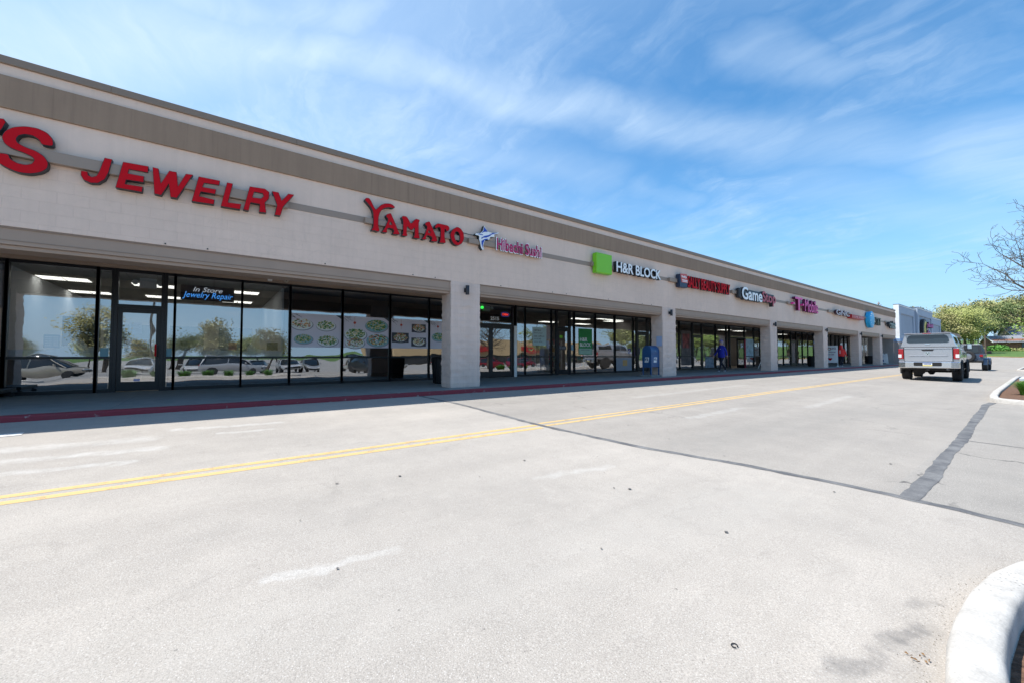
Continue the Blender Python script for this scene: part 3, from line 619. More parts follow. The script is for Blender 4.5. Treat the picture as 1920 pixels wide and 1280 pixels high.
# framed interior alcoves on the jeweller's back wall
for a, c in ((-3.4, -1.9), (-1.5, -.2), (.1, 1.5)):
    b = MB(); b.box(XB+.101, XB+.16, a, c, .9, 2.3); b.cur = 1; b.box(XB+.161, XB+.17, a+.1, c-.1, 1.0, 2.2); sp_(b, 'wall_cabinet', [M_iw, mat('cabinet_mirror', (.35, .42, .48), .15, .3)])
b = MB(); b.box(-18.4, -17.2, -3.2, -1.9, .11, 1.1); b.box(-18.4, -17.2, -.6, 1.2, .11, 1.05); sp_(b, 'display_counter', M_white)
# shelving and clutter inside the darker shops (seen dimly through the glass)
for (a, c, t) in rooms[3:]:
    r = random.Random(int(a*10)); y = a+.8; n = 0
    while y < c-1.2 and n < 4:
        b = MB(); b.cur = 0; b.box(-18.6, -17.9, y, y+.08, .11, 1.9); b.box(-18.6, -17.9, y+1.1, y+1.18, .11, 1.9)
        for z in (.3, .75, 1.2, 1.65):
            b.cur = 0; b.box(-18.6, -17.9, y+.08, y+1.1, z, z+.03)
            for k in range(7): b.cur = r.choice((1, 2, 3, 4)); q = y+.1+k*.14; b.box(-18.2-r.random()*.2, -17.95, q, q+.11, z+.031, z+.15+r.random()*.2)
        sp_(b, 'stock_shelf', [M_white, mat('box_pink', (.45, .12, .16), .6), mat('box_teal', (.06, .22, .25), .6), mat('box_amber', (.5, .3, .06), .6), mat('box_grey', (.25, .25, .27), .6)]); y += 2.1; n += 1

# wall lamps on the pillars
lamp0 = None
LN = ['wall lamp on the first full stone pillar from the near end', 'wall lamp on the pillar beside the blue mailbox', 'wall lamp on the pillar beside the leaning white ladder frame', 'wall lamp on the pillar behind the person in the red hood',
      'wall lamp on the pillar next to the far black bin', 'wall lamp on the last stone pillar before the white board sign']
for i, (a, c) in enumerate(PIL[2:]):
    p = (XF+.002, (a+c)/2 if i else 5.95, 2.92)
    if lamp0 is None:
        lamp0 = thing('wall_lamp', LN[0], 'wall lamp', p, group='black up and down wall lamps on the pillars')
        q = MB(); q.box(0, .035, -.05, .05, -.06, .06); q.build('back_plate', M_frame, lamp0, bevel=.004); q = MB(); q.box(.03, .07, -.02, .02, -.02, .02); q.build('arm', M_frame, lamp0)
        q = MB(); q.lathe((.115, 0, -.135), (0, 0, 1), [(0, .052), (.004, .055), (.266, .055), (.27, .052)], 18); smooth_angle(q.build('lamp_shade', mat('charcoal_metal', (.035, .037, .045), .4, .3), lamp0))
    else: dup(lamp0, p, label=LN[i])

# ------------------------------------------------------------------ signs
def curve_obj_mesh(c):
    o = bpy.data.objects.new('tmp', c); COL.objects.link(o); dg = bpy.context.evaluated_depsgraph_get(); dg.update()
    me = bpy.data.meshes.new_from_object(o.evaluated_get(dg)); bpy.data.objects.remove(o); bpy.data.curves.remove(c); return me
def text_mesh(s, off=0., shear=0., extrude=0., space=1., sx=1.):
    c = bpy.data.curves.new('t', 'FONT'); c.body = s; c.size = 1; c.offset = off; c.shear = shear; c.extrude = extrude; c.space_character = space; c.resolution_u = 4; c.fill_mode = 'BOTH'
    return curve_obj_mesh(c)
def loops_mesh(loops, extrude):
    c = bpy.data.curves.new('t', 'CURVE'); c.dimensions = '2D'; c.fill_mode = 'BOTH'; c.extrude = extrude
    for l in loops:
        s = c.splines.new('POLY'); s.points.add(len(l)-1); s.use_cyclic_u = True
        for i, p in enumerate(l): s.points[i].co = (p[0], p[1], 0, 1)
    return curve_obj_mesh(c)
def bbox(me): xs = [v.co.x for v in me.vertices]; ys = [v.co.y for v in me.vertices]; return min(xs), max(xs), min(ys), max(ys)
FACE_X = 'x+'
def place(me, m, name, parent, fx, fy, back, depth, face='x+', warp=None):
    """local (u,v,w) -> wall facing +X: y=fy(u), z=fz(v), x=back..back+depth"""
    zs = [v.co.z for v in me.vertices]; z0, z1 = min(zs), max(zs); dz = max(z1-z0, 1e-6)
    for v in me.vertices:
        u, q = v.co.x, v.co.y; t = (v.co.z-z0)/dz if z1 > z0+1e-5 else 1.
        Y, Z = fx(u), fy(q)
        if warp: Y, Z = warp(Y, Z)
        if face == 'x+': v.co = (back+depth*t, Y, Z)
        else: v.co = (Y, back-depth*t, Z)          # facing -Y, Y used as x
    me.materials.clear(); me.materials.append(m); me.update()
    me.name = name; o = bpy.data.objects.new(name, me); COL.objects.link(o)
    if parent: o.parent = parent; o.matrix_parent_inverse = Matrix.Translation(-parent.location)
    return o
def letters(parent, s, y0, y1, z0, z1, mface, mside=None, back=XF+.12, depth=.13, off=.02, shear=0., inset=.012, name='lettering', space=1., face='x+', warp=None):
    me = text_mesh(s, off, shear, .05, space); a, c, d, e = bbox(me)
    fx = lambda u: y0+(u-a)/(c-a)*(y1-y0); fy = lambda v: z0+(v-d)/(e-d)*(z1-z0)
    if mside is not None:
        o = place(me, mside, 'letter_return', parent, fx, fy, back, depth, face, warp)
        me = text_mesh(s, off-inset, shear, .005, space); place(me, mface, name, parent, fx, fy, back+depth-.002 if face == 'x+' else back-depth+.002, .008, face, warp)
    else: o = place(me, mface, name, parent, fx, fy, back, depth, face, warp)
    return o
def raceway(parent, y0, y1, z=4.43, h=.16):
    b = MB(); b.box(XF+.016, XF+.125, y0, y1, z-h/2, z+h/2); b.build('raceway', M_race, parent, world=True, bevel=.004)
def stains(parent, y0, y1, z, n, seed):
    pass
SG = 'channel letter signs on the shop fronts'
YAM = [[[(2.993, 4.937), (3.075, 4.959), (3.134, 4.885), (3.185, 4.786), (3.245, 4.693), (3.295, 4.75), (3.37, 4.844), (3.472, 4.909), (3.594, 4.936), (3.682, 4.923), (3.75, 4.868), (3.704, 4.832), (3.613, 4.832), (3.517, 4.808), (3.431, 4.754), (3.355, 4.652), (3.326, 4.542), (3.315, 4.403), (3.325, 4.268), (3.352, 4.17), (3.293, 4.142), (3.234, 4.157), (3.159, 4.148), (3.142, 4.162), (3.188, 4.242), (3.189, 4.429), (3.18, 4.614), (3.136, 4.715), (3.052, 4.807), (2.969, 4.88)]],
 [[(3.403, 4.163), (3.462, 4.239), (3.572, 4.515), (3.507, 4.58), (3.524, 4.639), (3.632, 4.693), (3.667, 4.631), (3.758, 4.439), (3.831, 4.277), (3.886, 4.181), (3.815, 4.159), (3.681, 4.156), (3.725, 4.222), (3.701, 4.291), (3.566, 4.292), (3.532, 4.221), (3.55, 4.169), (3.489, 4.153)], [(3.634, 4.484), (3.679, 4.385), (3.588, 4.384)]],
 [[(3.932, 4.157), (3.968, 4.231), (3.964, 4.568), (3.922, 4.648), (3.963, 4.689), (4.073, 4.689), (4.187, 4.505), (4.307, 4.683), (4.422, 4.679), (4.436, 4.645), (4.404, 4.598), (4.406, 4.275), (4.446, 4.172), (4.379, 4.152), (4.246, 4.159), (4.287, 4.217), (4.294, 4.454), (4.198, 4.332), (4.076, 4.444), (4.068, 4.25), (4.091, 4.179), (4.032, 4.157)]],
 [[(4.484, 4.165), (4.551, 4.228), (4.657, 4.523), (4.582, 4.586), (4.601, 4.637), (4.715, 4.695), (4.755, 4.635), (4.877, 4.397), (4.969, 4.185), (4.879, 4.151), (4.758, 4.157), (4.804, 4.226), (4.767, 4.284), (4.649, 4.296), (4.616, 4.23), (4.63, 4.175), (4.562, 4.156)], [(4.707, 4.462), (4.757, 4.36), (4.674, 4.375)]],
 [[(4.88, 4.584), (4.915, 4.647), (4.976, 4.689), (5.141, 4.688), (5.266, 4.687), (5.319, 4.659), (5.334, 4.595), (5.299, 4.531), (5.225, 4.514), (5.214, 4.563), (5.179, 4.575), (5.181, 4.301), (5.221, 4.197), (5.196, 4.167), (5.006, 4.154), (5.051, 4.222), (5.055, 4.58), (4.977, 4.58), (4.937, 4.535), (4.886, 4.539)]],
 [[(5.576, 4.708), (5.696, 4.679), (5.789, 4.573), (5.812, 4.411), (5.747, 4.253), (5.611, 4.159), (5.482, 4.18), (5.391, 4.289), (5.348, 4.435), (5.415, 4.587)], [(5.555, 4.569), (5.631, 4.55), (5.671, 4.444), (5.665, 4.317), (5.615, 4.248), (5.535, 4.295), (5.491, 4.403), (5.501, 4.507)]]]
def rnd_loop(l, it=2):
    for _ in range(it):
        o = []
        for i, p in enumerate(l):
            q = l[(i+1) % len(l)]; o += [(p[0]*.82+q[0]*.18, p[1]*.82+q[1]*.18), (p[0]*.18+q[0]*.82, p[1]*.18+q[1]*.82)]
        l = o
    return l
def shape(parent, loops, m, name, back, depth, it=1):
    return place(loops_mesh([rnd_loop(l, it) if it else l for l in loops], .05), m, name, parent, lambda u: u, lambda v: v, back, depth)
s = thing('store_sign', 'red brush style letters reading yamato above the cream wall', 'store sign', (XF, 4.4, 4.4), group=SG)
for g_ in YAM: shape(s, g_, M_dark, 'letter_return', XF+.03, .125); 
def shrink(l, d, hole=False):
    n = len(l); A = sum(l[i][0]*l[(i+1) % n][1]-l[(i+1) % n][0]*l[i][1] for i in range(n)); sg = (1 if A > 0 else -1)*(-1 if hole else 1); o = []
    for i in range(n):
        p = Vector(l[i]); a = (p-Vector(l[i-1])).normalized(); c = (Vector(l[(i+1) % n])-p).normalized(); t = (a+c); t = t.normalized() if t.length > 1e-4 else a; nn = Vector((-t.y, t.x))*sg; o.append(tuple(p+nn*d))
    return o
for g_ in YAM: shape(s, [shrink(l, .009, i > 0) for i, l in enumerate(g_)], M_redf, 'lettering', XF+.153, .008)
raceway(s, 3.0, 5.7, 4.40, .14)
s = thing('store_sign', 'huge red italic block letters reading jewelry at the left end of the wall', 'store sign', (XF, 0, 4.4), group=SG)
JEWEL = [[[(-2.26, 4.598), (-2.397, 4.583), (-2.433, 4.664), (-2.503, 4.707), (-2.586, 4.702), (-2.648, 4.664), (-2.679, 4.598), (-2.663, 4.533), (-2.58, 4.489), (-2.459, 4.461), (-2.364, 4.398), (-2.31, 4.298), (-2.32, 4.194), (-2.394, 4.108), (-2.513, 4.05), (-2.64, 4.04), (-2.748, 4.074), (-2.837, 4.124), (-2.917, 4.205), (-2.894, 4.294), (-2.755, 4.32), (-2.731, 4.238), (-2.653, 4.193), (-2.563, 4.191), (-2.496, 4.23), (-2.47, 4.301), (-2.503, 4.348), (-2.595, 4.385), (-2.722, 4.416), (-2.803, 4.474), (-2.836, 4.575), (-2.804, 4.688), (-2.714, 4.783), (-2.59, 4.84), (-2.451, 4.853), (-2.337, 4.811), (-2.271, 4.722)]],
 [[(-2.91, 4.867), (-2.82, 4.883), (-2.791, 4.837), (-2.832, 4.706), (-2.865, 4.634), (-2.929, 4.64)]],
 [[(-1.637, 4.585), (-1.537, 4.584), (-1.578, 4.325), (-1.623, 4.191), (-1.706, 4.102), (-1.799, 4.078), (-1.893, 4.114), (-1.928, 4.185), (-1.926, 4.266), (-1.844, 4.274), (-1.834, 4.21), (-1.788, 4.19), (-1.734, 4.228), (-1.702, 4.316), (-1.668, 4.469)]],
 [[(-1.396, 4.581), (-1.043, 4.594), (-1.049, 4.47), (-1.31, 4.462), (-1.324, 4.383), (-1.101, 4.386), (-1.106, 4.27), (-1.343, 4.258), (-1.359, 4.173), (-1.113, 4.185), (-1.125, 4.08), (-1.485, 4.079), (-1.441, 4.332)]],
 [[(-0.988, 4.597), (-0.9, 4.592), (-0.862, 4.31), (-0.746, 4.593), (-0.634, 4.597), (-0.608, 4.319), (-0.494, 4.602), (-0.383, 4.612), (-0.618, 4.085), (-0.717, 4.085), (-0.745, 4.34), (-0.85, 4.086), (-0.953, 4.093)]],
 [[(-0.294, 4.602), (0.053, 4.605), (0.041, 4.508), (-0.204, 4.49), (-0.229, 4.402), (-0.007, 4.409), (-0.018, 4.309), (-0.253, 4.3), (-0.278, 4.206), (-0.027, 4.19), (-0.039, 4.091), (-0.393, 4.078), (-0.358, 4.271)]],
 [[(0.171, 4.601), (0.273, 4.602), (0.196, 4.186), (0.426, 4.203), (0.405, 4.084), (0.075, 4.081)]],
 [[(0.566, 4.616), (0.846, 4.636), (0.928, 4.582), (0.924, 4.433), (0.851, 4.328), (0.88, 4.114), (0.748, 4.104), (0.754, 4.277), (0.593, 4.276), (0.558, 4.089), (0.463, 4.097)], [(0.649, 4.517), (0.801, 4.522), (0.824, 4.469), (0.776, 4.406), (0.621, 4.391)]],
 [[(0.978, 4.617), (1.105, 4.618), (1.166, 4.445), (1.294, 4.634), (1.41, 4.639), (1.201, 4.314), (1.147, 4.104), (1.038, 4.103), (1.078, 4.324)]]]
for k_, g_ in enumerate(JEWEL):
    it_ = 2 if k_ == 0 else 0
    shape(s, g_, M_dark, 'letter_return', XF+.03, .12, it_); shape(s, [shrink(l, .008, i > 0) for i, l in enumerate(g_)], M_redf, 'lettering', XF+.148, .008, it_)
raceway(s, -3.4, 1.3, 4.42, .2)
MW = [(6.496, 4.918), (6.55, 4.86), (6.623, 4.766), (6.787, 4.75), (7.047, 4.813), (7.028, 4.771), (6.87, 4.706), (6.883, 4.644), (6.787, 4.619), (6.714, 4.602), (6.687, 4.517), (6.551, 4.497), (6.507, 4.425), (6.471, 4.313), (6.493, 4.195), (6.445, 4.165), (6.392, 4.224), (6.352, 4.384), (6.317, 4.468), (6.324, 4.553), (6.294, 4.582), (6.184, 4.58), (6.198, 4.628), (6.355, 4.664), (6.447, 4.749), (6.475, 4.83)]
s = thing('store_sign', 'leaping blue and white swordfish emblem beside crimson letters reading hibachi sushi', 'store sign', (XF, 7, 4.4), group=SG)
shape(s, [MW], M_dark, 'fish_return', XF+.03, .12, 0); shape(s, [shrink(MW, .004)], M_whitef, 'fish_panel', XF+.148, .008, 0)
for l in ([(6.505, 4.879), (6.55, 4.826), (6.623, 4.754), (6.497, 4.725), (6.399, 4.669), (6.47, 4.75)], [(6.677, 4.673), (6.805, 4.746), (6.991, 4.788), (6.86, 4.73), (6.732, 4.674)], [(6.276, 4.615), (6.32, 4.642), (6.461, 4.635), (6.444, 4.616)],
          [(6.4, 4.531), (6.497, 4.598), (6.714, 4.675), (6.732, 4.648), (6.587, 4.569), (6.462, 4.544), (6.409, 4.496)], [(6.4, 4.434), (6.497, 4.5), (6.623, 4.544), (6.641, 4.528), (6.506, 4.468), (6.462, 4.372), (6.445, 4.278), (6.472, 4.214), (6.431, 4.268), (6.404, 4.355)]):
    shape(s, [l], M_blue, 'fish_marking', XF+.157, .005, 0)
letters(s, "Hibachi Sushi", 6.93, 8.80, 4.24, 4.66, M_whitef, M_dark, off=.026, inset=-.002, depth=.035, back=XF+.12)
me = text_mesh("Hibachi Sushi", .028, 0, .005); a_, c_, d_, e_ = bbox(me); place(me, M_crim, 'lettering', s, lambda u: 6.955+(u-a_)/(c_-a_)*1.82, lambda v: 4.262+(v-d_)/(e_-d_)*.376, XF+.157, .006)
raceway(s, 6.0, 8.8, 4.40, .15)
b = MB(); b.path([(XF+.05, 5.83, 4.60), (XF+.06, 6.0, 4.585), (XF+.05, 6.2, 4.59)], .012, 5); b.build('conduit', M_black, s, world=True)
s = thing('store_sign', 'bright green square box next to white letters reading h and r block', 'store sign', (XF, 13.5, 4.4), group=SG)
b = MB(); b.box(XF+.05, XF+.27, 11.38, 12.26, 4.09, 4.85); b.build('green_box', M_green, s, world=True, bevel=.03)
letters(s, "H&R BLOCK", 12.52, 15.5, 4.25, 4.67, M_whitef, M_dark, off=.03, depth=.16, back=XF+.10, inset=.008)
raceway(s, 11.3, 15.4, 4.43, .15)
s = thing('store_sign', 'condensed red letters reading sally beauty supply after a dark logo box', 'store sign', (XF, 19, 4.4), group=SG)
b = MB(); b.box(XF+.05, XF+.25, 16.99, 17.62, 4.12, 4.72); b.build('logo_box', mat('navy_panel', (.012, .03, .07), .4), s, world=True, bevel=.02)
b = MB(); b.ext([(17.02, 4.73), (17.55, 4.76), (17.66, 4.34), (17.12, 4.34)], 'x', XF+.252, XF+.262); b.build('logo_panel', mat('coral_acrylic', (.62, .10, .08), .4), s, world=True)
letters(s, "Sally", 17.1, 17.55, 4.54, 4.66, M_whitef, None, back=XF+.264, depth=.006, name='logo_lettering')
b = MB(); b.box(XF+.264, XF+.268, 17.14, 17.6, 4.44, 4.47); b.box(XF+.264, XF+.268, 17.18, 17.6, 4.38, 4.41); b.build('logo_stripe', M_whitef, s, world=True)
letters(s, "SALLY BEAUTY SUPPLY", 17.72, 21.85, 4.17, 4.73, M_redf, mat('dark_red_return', (.05, .002, .006), .4), off=.022, depth=.09, back=XF+.12, inset=.006, space=.95)
raceway(s, 16.4, 21.9, 4.42, .17)
s = thing('store_sign', 'tall white and red letters reading gamestop on a rounded dark backer', 'store sign', (XF, 25, 4.4), group=SG)
letters(s, "Game", 22.95, 25.5, 4.05, 4.76, M_whitef, M_dark, off=.03, depth=.20, back=XF+.12, inset=.008)
letters(s, "Stop", 25.5, 27.4, 3.93, 4.74, mat('muted_red_acrylic', (.45, .03, .06), .4), M_dark, off=.03, depth=.20, back=XF+.12, inset=.008)
b = MB(); b.box(XF+.06, XF+.28, 22.74, 27.3, 4.12, 4.66); b.build('backer', M_dark, s, world=True, bevel=.06)
raceway(s, 22.3, 27.4, 4.42, .17)
s = thing('store_sign', 'narrow magenta letters reading t mobile on the wall', 'store sign', (XF, 32, 4.4), group=SG)
DK = mat('dark_magenta_return', (.10, .003, .05), .4)
letters(s, "T", 30.6, 31.9, 3.98, 4.86, M_mag, DK, off=.012, depth=.18, back=XF+.1, inset=.004); b = MB(); b.box(XF+.12, XF+.28, 30.3, 30.55, 4.36, 4.48); b.box(XF+.12, XF+.28, 31.95, 32.15, 4.36, 4.48); b.build('logo_dot', M_mag, s, world=True)
letters(s, "Mobile", 32.35, 34.9, 3.98, 4.84, M_mag, DK, off=.012, depth=.18, back=XF+.1, inset=.004)
raceway(s, 29.9, 34.9, 4.42, .17)
s = thing('store_sign', 'silver letters reading gnc followed by a low red box on the wall', 'store sign', (XF, 42, 4.4), group=SG)
letters(s, "GNC", 38.9, 42.4, 4.18, 4.60, mat('silver_acrylic', (.48, .40, .44), .35), mat('maroon_return', (.06, .02, .03), .4), off=.03, depth=.16, back=XF+.13, inset=.008)
b = MB(); b.box(XF+.06, XF+.36, 42.7, 46.3, 4.10, 4.42); b.build('red_box', mat('signal_red', (.42, .006, .015), .4), s, world=True, bevel=.01)
letters(s, "LIVE WELL", 43.4, 46.1, 4.17, 4.36, mat('pink_white', (.8, .45, .45), .4), None, back=XF+.365, depth=.008, off=.0)
raceway(s, 37.8, 46, 4.40, .2)
s = thing('store_sign', 'sky blue striped globe beside black letters reading at and t', 'store sign', (XF, 50, 4.4), group=SG)
b = MB(); b.lathe((XF+.06, 48.85, 4.30), (1, 0, 0), [(0, .74), (.02, .76), (.30, .76), (.33, .72), (.36, .5), (.37, .001)], 28)
for v in range(len(b.v)): x_, y_, z_ = b.v[v]; b.v[v] = (x_, 48.85+(y_-48.85)*1.12, z_)
smooth_angle(b.build('globe', M_cyan, s, world=True))
b = MB()
for z_, hw in ((4.80, .40), (4.60, .6), (4.40, .5), (4.2, .68), (4.0, .4), (3.84, .35)):
    pts = [(48.85-hw+.12*math.sin(z_*9)+hw*2*i/8, z_+.05*math.sin(i*.8)) for i in range(9)]
    for (a, c), (a2, c2) in zip(pts, pts[1:]): b.box(XF+.32, XF+.42, a, a2, c-.04, c+.04)
b.build('globe_stripe', M_whitef, s, world=True)
letters(s, "AT&T", 50.0, 52.6, 3.90, 4.62, mat('black_acrylic', (.012, .015, .02), .3), M_dark, off=.02, depth=.16, back=XF+.12, inset=.01)
raceway(s, 47.2, 52.6, 4.42, .17)
s = thing('store_sign', 'small black rimmed lettering at the far end of the cream wall', 'store sign', (XF, 57, 4.3), group=SG)
letters(s, "cricket", 56.3, 58.8, 3.82, 4.62, mat('pale_green_acrylic', (.45, .55, .50), .4), M_dark, off=.018, depth=.15, back=XF+.12, inset=.016)
b = MB(); b.lathe((XF+.1, 55.8, 4.2), (1, 0, 0), [(0, .24), (.25, .24), (.26, .2)], 8); b.build('star_logo', M_dark, s, world=True)
raceway(s, 55.2, 59.3, 4.42, .17)

# fire alarm horn, camera and emergency light under the header
s = thing('fire_alarm_horn', 'small white and red alarm horn under the soffit', 'alarm', (XG+.11, 1.35, 3.32))
b = MB(); b.box(0, .05, -.06, .06, -.07, .07); b.build('housing', M_white, s, bevel=.01); b = MB(); b.box(.051, .075, -.045, .045, 0, .055); b.build('lens', M_redf, s, bevel=.005)
s = thing('security_camera', 'small beige camera fixed on the header right of the red alarm', 'camera', (XG+.11, 1.78, 3.32))
b = MB(); b.lathe((.0, 0, 0), (1, 0, 0), [(0, .07), (.03, .07), (.08, .05), (.10, .001)], 14); b.build('dome', mat('beige_plastic', (.55, .47, .38), .5), s); b = MB(); b.lathe((.085, 0, -.02), (1, 0, 0), [(0, .02), (.025, .018), (.03, .001)], 8); b.build('camera_lens', M_black, s)
def emlight(y, z, lab, green=False):
    s = thing('emergency_light', lab, 'emergency light', (XG-.25, y, z), group='twin head emergency lights inside the glass')
    b = MB(); b.box(-.05, .03, -.17, .17, -.12, .14); b.build('battery_box', M_white if not green else mat('pale_grey', (.5, .5, .48), .5), s, bevel=.01)
    gm = mat('green_led', (.02, .5, .05), .4, emit=((.05, 1, .1), 1.6))
    for k in (-1, 1): b = MB(); b.lathe((-.02, k*.25, -.0), (1, 0, .2), [(0, .03), (.04, .06), (.1, .065), (.105, .001)], 14); b.build('lamp_head', M_white if not (green and k < 0) else gm, s)
emlight(-1.42, 2.93, 'white twin head emergency light over the glass shop door'); emlight(9.38, 3.02, 'twin head emergency light glowing green over the double doors', True)

# ------------------------------------------------------------------ things in the windows
XI = XG+.014
def panel(name, lab, cat, y0, y1, z0, z1, m, x=XI, t=.008, group=None):
    s = thing(name, lab, cat, (x, (y0+y1)/2, z0), group=group); b = MB(); b.box(x-t, x, y0, y1, z0, z1); b.build('sheet', m, s, world=True); return s
def ptxt(s, txt, y0, y1, z0, z1, m, x=XI, off=.0, shear=0, name='printed_text'): return letters(s, txt, y0, y1, z0, z1, m, None, back=x+.002, depth=.002, off=off, shear=shear, name=name)
M_ink = mat('ink_grey', (.10, .11, .13), .7)
s = panel('hanging_sign', 'black window sign with glowing white and blue script reading in store jewelry repair', 'window sign', -.74, .48, 2.56, 2.97, M_black, x=XG-.12, t=.03)
ptxt(s, "In Store", -.47, .2, 2.80, 2.93, mat('neon_white', (.6, .6, .6), .5, emit=((.9, .93, 1), .55)), x=XG-.12, shear=.3)
ptxt(s, "Jewelry Repair", -.70, .45, 2.58, 2.79, mat('neon_blue', (.05, .3, .8), .5, emit=((.08, .38, 1), 1.0)), x=XG-.12, shear=.3)
b = MB(); [b.tube((XG-.13, y, 2.97), (XG-.13, y, 3.15), .004, n=4) for y in (-.6, .35)]; b.build('hanging_chain', M_steel, s, world=True)
s = panel('open_sign', 'small oval neon sign glowing red reading open', 'neon sign', 10.02, 10.5, 2.68, 2.9, M_black, x=XG-.1, t=.02)
ptxt(s, "OPEN", 10.1, 10.42, 2.74, 2.84, mat('neon_red', (.6, .02, .02), .5, emit=((1, .05, .04), 1.8)), x=XG-.1, off=.01)
b = MB(); pts = [(XG-.093, 10.26+.22*math.cos(t*.314), 2.79+.10*math.sin(t*.314)) for t in range(21)]; b.path(pts, .006, 5); b.build('neon_tube', mat('neon_blue_dim', (.02, .1, .5), .5, emit=((.05, .15, .9), .5)), s, world=True)
s = thing('house_number', 'white street number 2515 stuck on the transom glass', 'number', (XG, 9.6, 2.5)); letters(s, "2515", 9.42, 9.86, 2.50, 2.66, M_whitef, None, back=XG+.004, depth=.003, off=.03, name='digits')
s = panel('door_notice', 'plain white notice taped high on the jeweller door', 'notice', -1.73, -1.49, 1.58, 1.87, mat('paper_white', (.72, .74, .78), .7), x=XG+.005)
for k in range(6): ptxt(s, "rates and hours of trade", -1.70, -1.52-.03*(k % 2), 1.81-k*.035, 1.825-k*.035, M_ink, x=XG+.005)
s = panel('door_poster', 'white framed pink floral poster on the jeweller door', 'poster', -1.84, -1.36, 1.13, 1.46, M_white, x=XG+.005)
kf = NB('floral_print'); kf.col(kf.mix(kf.rng(kf.noise(9, 6, .7), .4, .6, 0, 1), (.55, .22, .22), (.62, .48, .40))); b = MB(); b.box(XG+.005, XG+.007, -1.82, -1.38, 1.16, 1.43); b.build('print', kf.m, s, world=True)
ptxt(s, "SPRING SALE", -1.76, -1.44, 1.27, 1.33, M_whitef, x=XG+.006)
s = panel('door_sticker', 'small lilac sticker at the foot of the jeweller door', 'sticker', -1.62, -1.5, .36, .42, mat('lilac', (.5, .45, .7), .6), x=XG+.012)
s = panel('door_sticker', 'red framed card beside the jeweller door handle', 'sticker', -1.23, -1.19, 1.0, 1.32, M_redf, x=XG+.045)
for (ya, yb, za, lab) in ((-2.25, -2.1, .99, 'round teal shield sticker left of the jeweller door'), (-1.0, -.88, .99, 'square teal sticker right of the jeweller door')):
    s = panel('window_sticker', lab, 'sticker', ya, yb, za, za+.22, mat('teal_print', (.18, .36, .42), .5), x=XG+.006); ptxt(s, "ADT", ya+.02, yb-.02, za+.08, za+.14, M_whitef, x=XG+.006) if 0 else None
s = panel('framed_notice', 'blue framed notice standing behind the far left window', 'notice', -3.27, -3.0, 1.2, 1.52, mat('slate_blue', (.16, .24, .38), .5), x=XG-.3)
for k in range(5): ptxt(s, "WE BUY GOLD", -3.24, -3.03, 1.45-k*.05, 1.475-k*.05, M_whitef, x=XG-.3)
s = panel('framed_picture', 'small framed picture leaning in the window under the script sign', 'picture', -.72, -.5, 1.19, 1.42, mat('grey_print', (.30, .31, .30), .5, var=(14, .5)), x=XG-.3)
s = panel('pink_card', 'square pink card standing right of the framed picture', 'card', .38, .58, 1.18, 1.40, mat('pink_print', (.55, .22, .24), .5, var=(20, .3)), x=XG-.3)
s = panel('framed_picture', 'dark framed picture in the last jeweller window', 'picture', 1.35, 1.65, 1.18, 1.42, mat('dark_print', (.12, .13, .13), .5, var=(14, .5)), x=XG-.4)
# necklace busts and trays on the shelf
M_linen = mat('white_linen_bust', (.92, .92, .90), .6)
def bust(y, sc, lab, sh=0):
    s = thing('necklace_bust', lab, 'display bust', (XG-.42, y, 1.161), group='white jewellery display busts on the shelf')
    prof = [(-.16, 0), (.16, 0), (.17, .12), (.10, .22), (.05, .30), (-.05, .30), (-.10, .22), (-.17, .12)] if not sh else [(-.2, 0), (.2, 0), (.19, .08), (.1, .12), (-.1, .12), (-.19, .08)]
    b = MB(); b.loft([[(x_*1.2, p[0]*sc*k, p[1]*sc*(1-.1*abs(x_)*4)) for p in prof] for x_, k in ((-.05, .85), (-.02, 1), (.02, 1), (.06, .8))]); b.build('padded_form', M_linen, s, smooth=False, bevel=.01)
    b = MB(); b.path([(.075, -.08*sc, .24*sc), (.085, -.05*sc, .14*sc), (.09, 0, .09*sc), (.085, .05*sc, .14*sc), (.075, .08*sc, .24*sc)] if not sh else [(.08, -.1, .08), (.085, 0, .05), (.08, .1, .08)], .004, 5); b.build('necklace', mat('gold', (.8, .55, .2), .25, 1), s)
bust(-2.72, 1., 'tall white necklace bust in the far left window'); bust(-2.95, .8, 'low white ring tray beside the blue framed notice', 1); bust(-2.45, .75, 'low white ring tray nearest the jeweller door', 1)
bust(-.30, .5, 'small white bust left of the pink card'); bust(.1, .45, 'low tray between the picture and the pink card', 1)
bust(.95, .7, 'grey bust in the last jeweller window'); bust(1.2, .6, 'low tray beside the dark framed picture', 1)
